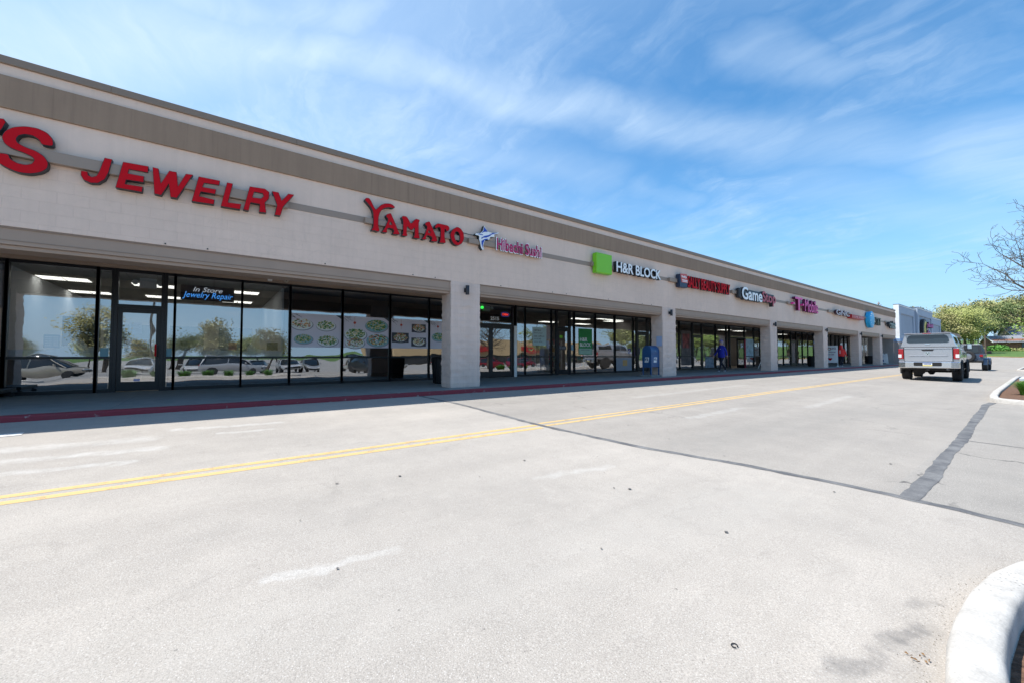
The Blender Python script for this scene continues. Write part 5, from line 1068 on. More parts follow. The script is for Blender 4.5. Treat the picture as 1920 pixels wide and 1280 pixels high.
# bumper, plate, lamps
b = MB(); bp_ = [(-1.02, .22), (-1.0, .02), (-.75, -.06), (.75, -.06), (1.0, .02), (1.02, .22)]
b.loft([[(x, y, z) for x, y in bp_] for z in (.60, .905)]); b.build('bumper', mat('bumper_chrome', (.66, .66, .67), .18, .95), tr, bevel=.035)
b = MB(); b.ext(rrect(-.46, .46, .70, .875, .04), 'y', -.068, -.058); b.build('bumper_recess', M_under, tr)
b = MB(); b.box(-.155, .155, -.078, -.070, .70, .86); b.cur = 1; b.box(-.155, .155, -.080, -.079, .70, .745); b.cur = 2
for i in range(6): b.box(-.12+i*.042, -.095+i*.042, -.081, -.0785, .765, .825)
b.cur = 3; b.box(-.155, .155, -.0802, -.0785, .835, .86); b.build('licence_plate', [M_plate, mat('plate_yellow', (.75, .6, .1), .5), mat('plate_ink', (.05, .08, .25), .5), mat('plate_blue', (.08, .15, .4), .5)], tr)
for sd in (-1, 1):
    b = MB(); q = [sd*.815, sd*1.0]; b.box(min(q), max(q), .11, .34, 1.02, 1.50); L_ = b.build('tail_light', M_tail, tr, bevel=.02)
    b = MB(); q = [sd*.885, sd*1.003]; b.box(min(q), max(q), .10, .16, 1.08, 1.24); b.build('reverse_lens', M_lens, L_, bevel=.01)
    b = MB(); q = [sd*1.03, sd*1.22]; b.box(min(q), max(q), 4.05, 4.17, 1.50, 1.78); b.cur = 1; b.box(min(q)+.02, max(q)-.02, 4.04, 4.049, 1.52, 1.76); b.build('door_mirror', [M_black, M_chrome], tr, bevel=.02)
    b = MB(); b.box(sd*1.002-.012, sd*1.002+.012, 2.95, 3.12, 1.34, 1.38); b.box(sd*1.002-.012, sd*1.002+.012, 3.8, 3.97, 1.34, 1.38); b.build('door_handle', M_chrome, tr, bevel=.004)
    b = MB(); b.box(sd*.86-.11, sd*.86+.11, 2.2, 4.2, .50, .55); b.build('running_board', M_chrome if sd > 0 else M_under, tr, bevel=.01)
    b = MB(); b.box(sd*1.001-.004, sd*1.001+.004, 2.215, 2.225, .8, 1.55); b.box(sd*1.001-.004, sd*1.001+.004, 3.15, 3.16, .8, 1.55); b.build('door_seam', M_under, tr)
b = MB(); b.box(-.93, .93, .118, .16, 1.567, 1.586); b.box(-.81, -.80, .10, .17, .92, 1.565); b.box(.80, .81, .10, .17, .92, 1.565); b.build('panel_gap', M_under, tr)
# cap
def csec(k, z0, zt, w0=.925, w1=.775): return [(0, z0), (w0*k, z0), (w1*k, zt-.07), (w1*k-.05, zt-.012), (0, zt+.025)]
carloft([(.14, csec(.99, 1.585, 2.17)), (.20, csec(1, 1.585, 2.19)), (2.20, csec(1, 1.585, 2.19))], M_silver, tr, 'bed_cap')
wp = rrect(-.72, .72, 1.765, 2.13, .13); b = MB(); b.loft([[(x*(1-.10*(z-1.8)/.31), y_, z) for x, z in wp] for y_ in (.137, .128)]); b.build('cap_window', M_carglass2, tr)
b = MB(); b.box(-.78, .78, .04, .24, 2.175, 2.215); b.cur = 1; b.box(-.14, .14, .028, .05, 2.178, 2.205); b.build('spoiler', [mat('cap_trim_grey', (.22, .23, .27), .4), M_tail], tr, bevel=.012)
b = MB(); b.box(-.09, .09, .125, .134, 1.69, 1.735); b.build('cap_lock', M_chrome, tr, bevel=.008)
for sd in (-1, 1):
    b = MB(); xx = lambda z: sd*(.925+(z-1.585)/(2.12-1.585)*(-.15)+.006)
    b.quad(*[(xx(z), y, z) for y, z in ((.45, 1.70), (2.05, 1.70), (1.98, 2.04), (.5, 2.04))]); b.build('cap_side_window', M_carglass, tr)
# cab
def kb(k, zt, w1=.76): return [(0, 1.56), (.95*k, 1.56), (w1*k, zt-.08), (w1*k-.08, zt-.012), (0, zt+.02)]
carloft([(2.24, kb(1, 2.14)), (2.6, kb(1, 2.20)), (3.6, kb(1, 2.20)), (4.0, kb(.98, 2.05)), (4.62, [(0, 1.5), (.9, 1.5), (.88, 1.53), (.84, 1.55), (0, 1.56)])], M_silver, tr, 'cab')
for sd in (-1, 1):
    xx = lambda z: sd*(.95-(z-1.56)/(2.12-1.56)*.19+.008)
    for q in (((2.45, 1.62), (3.12, 1.62), (3.12, 2.06), (2.62, 2.06)), ((3.2, 1.62), (4.1, 1.62), (3.75, 2.06), (3.2, 2.06))): b = MB(); b.quad(*[(xx(z), y, z) for y, z in q]); b.build('side_window', M_carglass, tr)
b = MB(); b.quad((-.80, 4.58, 1.60), (.80, 4.58, 1.60), (.66, 4.02, 2.06), (-.66, 4.02, 2.06)); b.build('windscreen', M_carglass, tr)
# underside
b = MB(); b.tube((-.8, rl, WR), (.8, rl, WR), .05, n=10); b.lathe((-.12, rl, WR), (1, 0, 0), [(0, .08), (.06, .16), (.18, .16), (.24, .08)], 14); b.build('rear_axle', M_under, tr)
b = MB(); b.path([(.62, .05, .55), (.66, .4, .52), (.62, 1.6, .55)], .035, 8); b.build('exhaust_pipe', mat('exhaust_steel', (.25, .23, .21), .4, .8), tr)
b = MB(); b.box(-.05, .05, -.02, .3, .5, .6); b.lathe((-.35, .55, .47), (0, 1, 0), [(0, .05), (.05, .20), (.45, .20), (.5, .05)], 12); b.box(-.12, .12, .1, .2, .57, .62); b.build('tow_hitch', M_under, tr)

# dark blue off-roader ahead
JX, JY = -4.08, 48.2
je = thing('off_road_vehicle', 'dark blue boxy off roader with rear spare wheel beyond the silver pickup', 'off roader', (JX, JY, H(JX, JY)+.004))
M_jb = mat('dark_blue_paint', (.055, .085, .14), .3, .3, coat=.6)
js = lambda k, zt: [(0, .72), (.76*k, .72), (.80*k, .85), (.80*k, zt-.05), (.77*k, zt), (0, zt)]
carloft([(.12, js(1, 1.32)), (3.0, js(1, 1.32)), (4.1, js(.85, 1.28)), (4.2, js(.8, 1.15))], M_jb, je, 'body')
jt = lambda k, zt: [(0, 1.32), (.77*k, 1.32), (.66*k, zt-.06), (.60*k, zt), (0, zt)]
carloft([(.14, jt(1, 2.0)), (2.4, jt(1, 2.0)), (2.9, [(0, 1.32), (.75, 1.32), (.73, 1.36), (.7, 1.38), (0, 1.4)])], mat('soft_top_black', (.02, .025, .035), .6), je, 'soft_top')
b = MB(); b.box(-.62, .62, .2, 2.3, 2.0, 2.05); b.build('roof', mat('pale_roof', (.5, .52, .55), .4), je, bevel=.02)
b = MB(); b.quad((-.58, .128, 1.40), (.58, .128, 1.40), (.52, .132, 1.88), (-.52, .132, 1.88)); b.build('rear_window', M_carglass, je)
for sd in (-1, 1):
    for y in (.85, 3.45):
        wheel(je, sd*.97, y, .43, .30, sd, m_r=M_black)
        b = MB(); rg = []
        for i in range(9): a = math.pi*i/8; rg.append([(sd*xx, y+math.cos(a)*r_, .45+math.sin(a)*r_) for xx, r_ in ((.76, .50), (.98, .50), (.98, .55), (.76, .56))])
        b.loft(rg); b.build('fender_flare', M_jb, je)
    b = MB(); q = [sd*.62, sd*.79]; b.box(min(q), max(q), .05, .13, 1.08, 1.24); b.build('tail_light', M_tail, je, bevel=.015)
    b = MB(); q = [sd*.85, sd*1.08]; b.box(min(q), max(q), 2.5, 2.62, 1.32, 1.55); b.build('door_mirror', M_black, je, bevel=.02)
b = MB(); b.box(-.80, .80, -.05, .12, .62, .80); b.build('bumper', M_black, je, bevel=.03)
b = MB(); b.lathe((.0, .10, 1.12), (0, -1, 0), [(0, .30), (.02, .38), (.05, .42), (.22, .42), (.26, .38), (.27, .26), (.20, .22)], 28); w_ = b.build('spare_wheel', M_rubber, je); smooth_angle(w_); b = MB(); b.lathe((0, -.11, 1.12), (0, -1, 0), [(0, .24), (.02, .22), (.03, .001)], 20); b.build('rim', M_alloy, w_)
b = MB(); b.box(-.3, -.02, .09, .118, 1.12, 1.28) ; b.build('licence_plate', M_plate, je); b = MB(); b.box(-.2, .2, -.16, -.1, 1.62, 1.74); b.build('third_brake_light', M_black, je, bevel=.02)

# parked cars in the lot behind the camera (they show as reflections in the shop glass)
def car_proto(nm, lab, paint, L=4.6, W=.90, Hh=1.62, suv=True):
    s = thing(nm, lab, 'car', (0, 0, 0), group='cars parked in the lot seen reflected in the glass')
    zb = .95 if suv else .86; hl = L/2
    f = lambda k, zt, zl=.3: [(0, zl), (W*.86*k, zl), (W*k, zl+.18), (W*k, zt-.16), (W*.95*k, zt), (0, zt+.02)]
    carloft([(-hl, f(.80, .72, .42)), (-hl+.12, f(.93, zb-.02)), (-hl*.55, f(1, zb)), (hl*.30, f(1, zb)), (hl*.55, f(.98, zb-.03)), (hl-.18, f(.90, zb-.2)), (hl, f(.74, .58, .40))], paint, s, 'body')
    g = lambda k, zt, w1=.72: [(0, zb-.02), (W*.94*k, zb-.02), (W*w1*k+.02, zt-.10), (W*w1*k-.08, zt-.03), (0, zt)]
    r0 = -hl+.15 if suv else -hl+.75
    carloft([(r0, g(.97, zb+.06)), (r0+.38, g(1, Hh-.05)), (-.2, g(1, Hh)), (.35, g(1, Hh-.03)), (hl*.58, g(.93, zb+.03))], M_carglass, s, 'glasshouse', 50)
    b = MB(); b.loft([[(x*k, y, z) for x in (-1, 1) for z in ((z0, z0+.035) if x < 0 else (z0+.035, z0))] for y, k, z0 in ((r0+.30, W*.66, Hh-.085), (-.2, W*.68, Hh-.018), (.40, W*.64, Hh-.05))]); b.build('roof', paint, s)
    for sd in (-1, 1):
        b = MB()
        for y0_, y1_ in ((r0+.02, r0+.42), (-.28, -.20), (hl*.58-.02, .36)): b.path([(sd*W*.955, y0_, zb), (sd*W*.73, y1_, Hh-.10)], .035, 4)
        b.build('window_pillar', paint, s)
        for y in (-hl*.62, hl*.62): wheel(s, sd*(W+.005), y, .34, .22, sd)
        b = MB(); q = [sd*W*.55, sd*W*.86]; b.box(min(q), max(q), -hl+.02, -hl+.12, .78, .90); b.build('tail_light', M_tail, s, bevel=.01); b = MB(); b.box(min(q), max(q), hl-.20, hl-.06, .60, .70); b.build('headlight', M_lens, s, bevel=.01)
        b = MB(); q = [sd*W, sd*(W+.18)]; b.box(min(q), max(q), hl*.36, hl*.36+.1, zb+.02, zb+.14); b.build('door_mirror', paint, s, bevel=.01)
    return s
def cp(c): return mat('paint_%d_%d_%d' % tuple(int(q*100) for q in c), c, .3, .35, coat=.6)
lot = [((13.0, 1.0), 'suv', (.42, .43, .45), 0, 'silver estate nearest the shrubs'), ((13.2, -9.5), 'suv', (.40, .37, .32), 8, 'beige hatchback reflected at the far left'), ((13.4, 12.4), 'suv', (.04, .045, .05), 75, 'black crossover with bright wheels'), ((15.5, 16.0), 'suv', (.30, .29, .27), 0, 'grey brown crossover behind the black one'),
       ((14, 23), 'sedan', (.62, .64, .62), 0, 'white saloon'), ((19, -5), 'sedan', (.62, .63, .64), 90, 'white saloon in the second row'), ((19, -15), 'sedan', (.05, .08, .16), 90, 'navy saloon in the second row'), ((19.5, 6), 'sedan', (.55, .56, .58), 90, 'pale silver saloon in the second row'),
       ((26, -2), 'suv', (.6, .6, .6), 90, 'white crossover in the third row'), ((26, 3.5), 'sedan', (.08, .09, .1), 90, 'charcoal saloon in the third row'), ((26, 9), 'suv', (.34, .34, .35), 90, 'grey crossover in the third row'), ((26, 14.5), 'sedan', (.5, .46, .4), 90, 'gold saloon in the third row'),
       ((22, 33), 'suv', (.30, .01, .02), 0, 'red crossover'), ((23, 40), 'suv', (.28, .012, .03), 0, 'dark red crossover behind the red one'), ((24, 48), 'sedan', (.02, .04, .12), 0, 'navy saloon beyond the red cars'), ((20, 60), 'suv', (.10, .105, .11), 0, 'dark grey crossover'),
       ((24, 84), 'sedan', (.65, .66, .66), 0, 'white saloon far along the lot'), ((24, 92), 'suv', (.6, .61, .62), 0, 'white crossover far along the lot'), ((24, 104), 'suv', (.08, .1, .2), 0, 'blue crossover far along the lot')]
protos = {}
for (x, y), t, c, rz, lab in lot:
    key = (t, c); z = H(x, y)+.006; lab = lab+' parked in the lot'
    s = car_proto('parked_car', lab, cp(c), 4.6 if t == 'suv' else 4.7, .90, 1.68 if t == 'suv' else 1.44, t == 'suv'); s.location = (x, y, z); s.rotation_euler = (0, 0, R(rz))

# ------------------------------------------------------------------ far buildings
fb = thing('fitness_building', 'pale blue grey building with stepped parapet beyond the cream strip', 'building', (-10.26, 62, 0))
M_bg = mat('blue_grey_stucco', (.36, .42, .50), .85, var=(.4, .04)); M_bg2 = mat('blue_grey_panel', (.31, .36, .43), .85, var=(.5, .05)); M_bg3 = mat('pale_stucco', (.74, .76, .77), .85); M_trim = mat('dark_slate_trim', (.10, .12, .15), .5)
def fbp(b, n_, m_, **k): return b.build(n_, m_, fb, world=True, **k)
for i, (a, c, zt) in enumerate(((61.95, 70.6, 6.72), (70.6, 80.8, 6.98), (80.8, 90, 6.42))):
    off = .25 if i == 1 else 0
    b = MB(); b.box(-10.72, -10.26+off-.12, a, c, 2.9, zt-.002); fbp(b, 'front_wall', M_bg2)
    b = MB(); X0 = -10.26+off-.118; X1 = -10.26+off; b.box(X0, X1, a, a+.8, 2.9, zt); b.box(X0, X1, c-.8, c, 2.9, zt); b.box(X0, X1, a+.8, c-.8, zt-.95, zt); b.box(X0, X1, a+.8, c-.8, 2.9, 3.3); fbp(b, 'raised_frame', M_bg)
    b = MB(); b.box(-10.76, X1+.04, a-.03, c+.03, zt, zt+.06); fbp(b, 'parapet_cap', M_trim)
    b = MB(); b.box(X1-.03, X1+.05, a+.02, c-.02, zt-.12, zt-.004); fbp(b, 'white_trim', M_bg3)
b = MB(); b.box(-40, -10.74, 63.2, 92, 0, 6.2); fbp(b, 'main_block', mat('warm_grey_wall', (.36, .33, .31), .85)); b = MB(); b.box(-40, -10.74, 63.1, 92, 6.202, 6.4); fbp(b, 'roof_edge', M_trim)
b = MB(); b.box(-10.72, -10.262, 61.91, 61.948, 2.9, 6.70); fbp(b, 'side_wall', M_bg3); b = MB(); b.box(-10.74, -10.30, 61.72, 62.5, .1, 2.88); b.box(-11.0, -10.5, 62.6, 90, .1, 2.88); fbp(b, 'lower_wall', mat('mauve_base', (.34, .30, .29), .85)); b = MB(); b.box(-10.76, -10.2, 61.7, 90, 2.55, 2.9); fbp(b, 'blue_canopy', mat('canopy_blue', (.20, .32, .52), .6))
s = thing('round_store_sign', 'round black and yellow emblem with magenta lettering on the blue grey wall', 'store sign', (-10.0, 74.5, 5))
b = MB(); b.lathe((-10.1, 73.6, 4.35), (1, 0, 0), [(0, 1.30), (.3, 1.32), (.34, 1.28)], 28); b.build('round_backer', M_dark, s, world=True); b = MB(); b.lathe((-9.77, 73.9, 4.35), (1, 0, 0), [(0, 1.05), (.03, 1.03)], 24); b.build('yellow_disc', mat('gold_acrylic', (.62, .50, .10), .4), s, world=True)
b = MB(); b.box(-9.745, -9.72, 73.65, 73.95, 3.75, 4.9); b.box(-9.745, -9.72, 73.95, 74.25, 4.1, 4.6); b.build('thumb_mark', M_dark, s, world=True)
letters(s, "planet", 74.2, 78.6, 4.45, 5.35, mat('purple_pink', (.42, .02, .28), .4), M_dark, off=.03, back=-10.1, depth=.45, inset=0); letters(s, "fitness", 74.2, 79.4, 3.35, 4.25, MATS['purple_pink'], M_dark, off=.03, back=-10.1, depth=.45, inset=0)
s = thing('brown_roofed_building', 'low building with a plain brown roof edge beyond the blue grey one', 'building', (-11, 96, 0))
b = MB(); b.box(-30, -10.6, 92.5, 109, 0, 4.1); b.build('wall', mat('brown_wall', (.20, .15, .12), .9), s, world=True); b = MB(); b.loft([[(-32, 92.1, 4.1), (-9.9, 92.1, 4.1), (-10.3, 92.1, 4.85), (-32, 92.1, 5.3)], [(-32, 110, 4.1), (-9.9, 110, 4.1), (-10.3, 110, 4.85), (-32, 110, 5.3)]]); b.build('roof', mat('brown_shingle', (.16, .12, .095), .9), s, world=True)
# brick ranch house on the bank
def house(lab, cx, cy, z0, L, D, wall_h, roof_h, rz, wall_m, roof_m):
    s = thing('house', lab, 'house', (cx, cy, z0), R(rz)); 
    b = MB(); P = [(-D/2, -1), (D/2, -1), (D/2, wall_h), (0, wall_h+roof_h-.15), (-D/2, wall_h)]; b.ext([(p[0], p[1]) for p in P], 'x', -L/2, L/2); b.build('wall', wall_m, s)
    b = MB(); o = .7
    for sd in (-1, 1): b.loft([[(x, sd*(D/2+o), wall_h-.35), (x, 0, wall_h+roof_h), (x, 0, wall_h+roof_h-.18), (x, sd*(D/2+o), wall_h-.5)] for x in (-L/2-.5, L/2+.5)])
    b.build('roof', roof_m, s); b = MB()
    for xe in (-L/2-.52, L/2+.46):
        for sd in (-1, 1): b.loft([[(x, sd*(D/2+o), wall_h-.30), (x, 0, wall_h+roof_h+.04), (x, 0, wall_h+roof_h-.25), (x, sd*(D/2+o), wall_h-.58)] for x in (xe, xe+.06)])
    b.build('bargeboard', M_white, s)
    for x, wd, hh in ((-L*.02, 2.6, 1.5), (L*.28, 1.5, 1.1)):
        b = MB(); b.box(x-wd/2-.12, x+wd/2+.12, -D/2-.06, -D/2+.02, .8, .8+hh+.2); w_ = b.build('window', M_white, s); b = MB(); b.box(x-wd/2, x-.04, -D/2-.08, -D/2-.061, .9, .9+hh); b.box(x+.04, x+wd/2, -D/2-.08, -D/2-.061, .9, .9+hh); b.build('pane', M_carglass, w_)
        b = MB(); b.box(x-wd/2-.65, x-wd/2-.14, -D/2-.07, -D/2-.01, .8, 1.0+hh); b.box(x+wd/2+.14, x+wd/2+.65, -D/2-.07, -D/2-.01, .8, 1.0+hh); b.build('shutter', M_trim, s)
    b = MB(); b.box(L*.12-.5, L*.12+.5, -D/2-.05, -D/2+.02, .1, 2.2); b.build('door', mat('dark_door', (.08, .03, .02), .5), s)
    b = MB(); b.box(-L*.40, -L*.36, -.1, .1, wall_h+roof_h-.3, wall_h+roof_h+.8); b.build('chimney', M_white, s); return s
M_brick = mat('brown_brick', (.24, .11, .07), .9, var=(3, .25)); M_shing = mat('grey_shingle', (.21, .22, .24), .9, var=(2, .15)); M_shing2 = mat('blue_grey_shingle', (.20, .23, .27), .9, var=(2, .15))
house('brown brick ranch house with a grey gable roof on the grassy bank', -4.95, 193, 2.55, 15, 9.5, 2.75, 1.55, 20, M_brick, M_shing)
house('larger grey roofed house behind and right of the brick house', -0.7, 228, 4.6, 20, 12, 3.2, 3.3, 20, mat('tan_siding', (.35, .3, .25), .9), M_shing2)
# lawn, kerbside mulch band
M_bandm = mat('golden_dry_mulch', (.34, .20, .07), .95, var=(.8, .5), bump=(6, .6, .05))
ribbon('mulch_band', dense([(-14, 131.2), (60, 131.2)], 4), 3.2, M_bandm, .06)
def bush(lab, x, y, r_, h_, m_, seed, n=260):
    rr_ = random.Random(seed); b = MB(); z0 = H(x, y)
    for i in range(n):
        a = rr_.uniform(0, 6.28); t = math.sqrt(rr_.random()); z = h_*(.1+.9*rr_.random()*math.sqrt(max(0, 1-t*t))); p = Vector((x+r_*t*math.cos(a), y+r_*t*math.sin(a), z0+z)); l = r_*.13
        u = Vector((rr_.gauss(0, 1), rr_.gauss(0, 1), rr_.gauss(0, 1))).normalized(); v_ = u.orthogonal().normalized(); b.quad(p-u*l, p+v_*l*.6, p+u*l, p-v_*l*.6)
    return tag(b.build('shrub', m_, fix=False), lab, 'shrub', 'shrubs in front of the brick house')
M_lf1 = mat('leaf_spring_yellow', (.31, .33, .10), .8, var=(1.0, .35)); M_lf2 = mat('leaf_olive', (.27, .29, .10), .8, var=(1.0, .35)); M_lf3 = mat('leaf_dull_green', (.20, .24, .09), .8, var=(1., .35)); M_lf4 = mat('leaf_tan_bud', (.30, .28, .11), .8, var=(1., .35)); M_lfg = mat('leaf_bright', (.07, .22, .02), .7, var=(3, .3))
for i, (x, y, r_, h_, lab) in enumerate(((-11.0, 182, 1.8, 1.4, 'round shrub at the left corner of the brick house'), (-9.4, 180, 2.3, 1.9, 'largest bright shrub before the brick house gable'), (-7.8, 184, 1.6, .9, 'low shrub below the big white framed window'), (-5.9, 184, 1.5, .9, 'low shrub furthest right of the house front'))): bush(lab, x, y, r_, h_, M_lfg if i < 2 else M_lf2, i)
# utility poles
for i, (x, y, lab) in enumerate(((-11.5, 158, 'left of two pale utility poles before the far trees'), (-10.4, 158, 'right of two pale utility poles before the far trees'))):
    s = thing('utility_pole', lab, 'utility pole', (x, y, H(x, y)-.3), group='pair of pale utility poles'); b = MB(); b.tube((0, 0, 0), (0, 0, 7.6 if i else 7.5), .16, .12, 8); b.build('pole', mat('weathered_pole', (.40, .38, .36), .8), s)
    b = MB(); b.box(-.9, .9, -.06, .06, 6.6, 6.74); b.build('crossarm', MATS['weathered_pole'], s)
b = MB(); b.path([(-11.5+0.137*i, 158, H(0, 158)+6.6-.25*math.sin(i*math.pi/8)) for i in range(9)], .03, 4); tag(b.build('power_line', M_under), 'short power line between the two pale poles', 'cable')
b = MB(); s = thing('brown_post', 'plain brown wooden pole in front of the brick house gable', 'pole', (-7.7, 118, H(-4.6, 118)-.1)); b.tube((0, 0, 0), (0, 0, 4.4), .12, .10, 8); b.build('pole', mat('brown_pole', (.12, .08, .055), .9), s)

# ------------------------------------------------------------------ trees
def make_tree(name, lab, h, cr, leaf_m, seed, nleaf=2600, leaf=.22, trunk_r=.22, first=.28, depth=4, group=None, shape_=1., leafy=1.0, bark=None, spread=.75):
    r = random.Random(seed); s = thing(name, lab, 'tree', (0, 0, 0), group=group); b = MB(); tips = []
    def grow(p, d, L, rad, lev):
        pts = [p]; dd = d.copy(); n = 4
        for i in range(n):
            dd = (dd+Vector((r.gauss(0, .16), r.gauss(0, .16), r.gauss(0, .10)+.05*(lev > 0)))).normalized(); pts.append(pts[-1]+dd*L/n)
        rs = [rad*(1-.45*i/n) for i in range(n+1)]; b.path(pts, rs, 6 if lev < 2 else (4 if lev < 4 else 3), cap=False)
        if lev >= 2: tips.extend(pts[1:])
        if lev < depth:
            k = r.choice((3, 4)) if lev else 6
            for j in range(k):
                t = r.uniform(.45, 1.) if lev else r.uniform(.55, 1.); q = pts[0].lerp(pts[-1], t) if False else pts[min(n, max(1, int(t*n+.5)))]
                a = r.uniform(0, 6.28)+j*2.4; side = Vector((math.cos(a), math.sin(a), 0)); nd = (dd*(1-spread*.6)+side*spread+Vector((0, 0, .25))).normalized()
                grow(q, nd, L*r.uniform(.55, .8)*(1.0 if lev else cr/h*1.35), rs[-1]*r.uniform(.55, .75), lev+1)
    grow(Vector((0, 0, 0)), Vector((0, 0, 1)), h*first*1.9, trunk_r, 0)
    b.build('trunk', bark or M_bark, s, fix=False)
    g = MB(); mx_ = max((t.z for t in tips), default=1); 
    for i in range(int(nleaf*leafy)):
        t = tips[r.randrange(len(tips))]; p = t+Vector((r.gauss(0, 1), r.gauss(0, 1), r.gauss(0, .8)))*cr*.12; l = leaf*r.uniform(.5, 1.2)
        u = Vector((r.gauss(0, 1), r.gauss(0, 1), r.gauss(0, 1))).normalized(); v_ = u.orthogonal().normalized(); g.quad(p-u*l, p+v_*l*.55, p+u*l, p-v_*l*.55)
    g.build('crown', leaf_m, s, fix=False)
    top = max(v[2] for v in g.v) if g.v else mx_
    return s, top
GT = 'spring trees rising behind the far road'
pro = []
for i, (m_, cr_, h_) in enumerate(((M_lf1, 5.2, 13), (M_lf2, 5.6, 14), (M_lf3, 5.0, 13), (M_lf4, 4.6, 12))):
    t, top = make_tree('spring_tree', 'x', h_, cr_, m_, 20+i, 8500, .17, .24, .24, 4, GT, spread=.8); pro.append([t, top, False])
far = [(-21.1, 150, 13.2, 3, 'thin pale tree above the middle of the blue grey building'),
       (-19.1, 150, 11.2, 0, 'yellow green tree just right of the blue grey building'),
       (-15.9, 135, 8.5, 2, 'dull green tree low behind the brown roof edge'),
       (-18.6, 165, 13.8, 0, 'bright yellow green tree second from the left of the row'),
       (-15.8, 150, 11, 3, 'tan budding tree behind the pickup roof line'),
       (-17.2, 176, 14.5, 1, 'tall olive tree in the middle of the tree row'),
       (-14.1, 160, 12, 0, 'yellow tree left of the two pale poles'),
       (-14.8, 185, 15, 1, 'olive tree behind the two pale poles'),
       (-12.0, 150, 8, 0, 'small yellow tree just above the dark blue off roader'),
       (-13.6, 212, 17, 2, 'dull green tree behind the brick house gable'),
       (-12.2, 225, 18, 2, 'deep green tree behind the ridge of the brick house'),
       (-10.6, 235, 18.5, 1, 'olive tree right of the deep green one'),
       (-8.3, 240, 20, 3, 'tan tree behind the larger grey roofed house'),
       (-22.2, 205, 16.5, 3, 'tan tree at the back of the tree row'),
       (-24.8, 198, 14.5, 1, 'olive tree at the back left of the row'),
       (-15.8, 222, 17.5, 3, 'tall tan tree behind the poles at the back'),
       (-5.9, 240, 21, 1, 'olive tree at the right edge behind the houses'),
       (-10.5, 262, 20.5, 0, 'yellow tree far behind the ridge of the brick house'),
       (-1.2, 265, 21, 3, 'tan tree furthest back at the right edge'),
       (-20.9, 232, 18, 1, 'tall olive tree furthest behind the poles'),
       (-28.3, 190, 13.5, 0, 'yellow tree partly hidden by the blue grey parapet')]
for x, y, h_, k, lab in far:
    t, top, used = pro[k]; sc = h_/top; z = H(x, y)-.2; rz = rnd.uniform(0, 6.28)
    if not used: t.location = (x, y, z); t.rotation_euler = (0, 0, rz); t.scale = (sc*1.1, sc*1.1, sc); t['label'] = lab; pro[k][2] = True
    else: dup(t, (x, y, z), rz, lab, (sc*1.1, sc*1.1, sc))
# bare ornamental tree on the planted island at the right
def bare_tree(lab, loc, seed, h):
    r = random.Random(seed); s = thing('bare_tree', lab, 'tree', loc); b = MB(); tips = []
    def twig(p, d, L, rad, lev):
        n = 7 if lev < 3 else 4; pts = [p.copy()]; dd = d.copy(); kids = []
        for i in range(n):
            dd = (dd+Vector((r.gauss(0, .17), r.gauss(0, .17), r.gauss(.03, .13)))).normalized(); pts.append(pts[-1]+dd*L/n)
            if lev < 4 and i >= (2 if lev == 0 else 0) and r.random() < (.95 if lev < 3 else .6): kids.append((pts[-1], dd.copy(), i))
        b.path(pts, [max(.0048, rad*(1-.75*i/n)) for i in range(n+1)], 5 if lev < 2 else 3, cap=False); tips.extend(pts[2:] if lev >= 3 else [])
        for q, e, i in kids:
            a = r.uniform(0, 6.28); sd = (e.orthogonal().normalized()*math.cos(a)+e.cross(e.orthogonal()).normalized()*math.sin(a)); nd = (e*.55+sd*.8+Vector((0, 0, .12))).normalized()
            twig(q, nd, L*r.uniform(.38, .62)*(1-.3*i/n), rad*(1-.75*i/n)*.55, lev+1)
    b.path([(0, 0, 0), (.03, .02, h*.16), (.0, -.03, h*.30), (.05, 0, h*.42)], [.13, .11, .10, .075], 8)
    for i in range(15):
        a = i*2.4+r.uniform(-.3, .3); z = h*(.30+.26*i/15); el = .34+.48*i/15
        twig(Vector((0, 0, z)), Vector((math.cos(a)*math.cos(el), math.sin(a)*math.cos(el), math.sin(el))), h*r.uniform(.40, .50), .042, 1)
    b.build('trunk', M_bark, s, fix=False); g = MB()
    for i in range(2600):
        p = tips[r.randrange(len(tips))]+Vector((r.gauss(0, 1), r.gauss(0, 1), r.gauss(0, 1)))*.025; l = r.uniform(.007, .017); u = Vector((r.gauss(0, 1), r.gauss(0, 1), r.gauss(0, 1))).normalized(); v_ = u.orthogonal().normalized(); g.quad(p-u*l, p+v_*l*.6, p+u*l, p-v_*l*.6)
    g.build('crown', mat('bud_yellow', (.34, .33, .12), .8), s, fix=False); return s
bare_tree('nearly bare tree with thin dark twigs reaching in from the right edge', (.72, 19.2, H(.7, 19.2)), 8, 5.9)
t, top = make_tree('young_tree', 'young tree with fresh light green leaves at the far right edge', 4.5, 2.4, mat('fresh_leaf', (.22, .32, .05), .7), 33, 700, .10, .06, .3, 4, None, spread=.9); t.location = (.75, 54, H(.7, 54)); sc = 4.7/top; t.scale = (sc,)*3
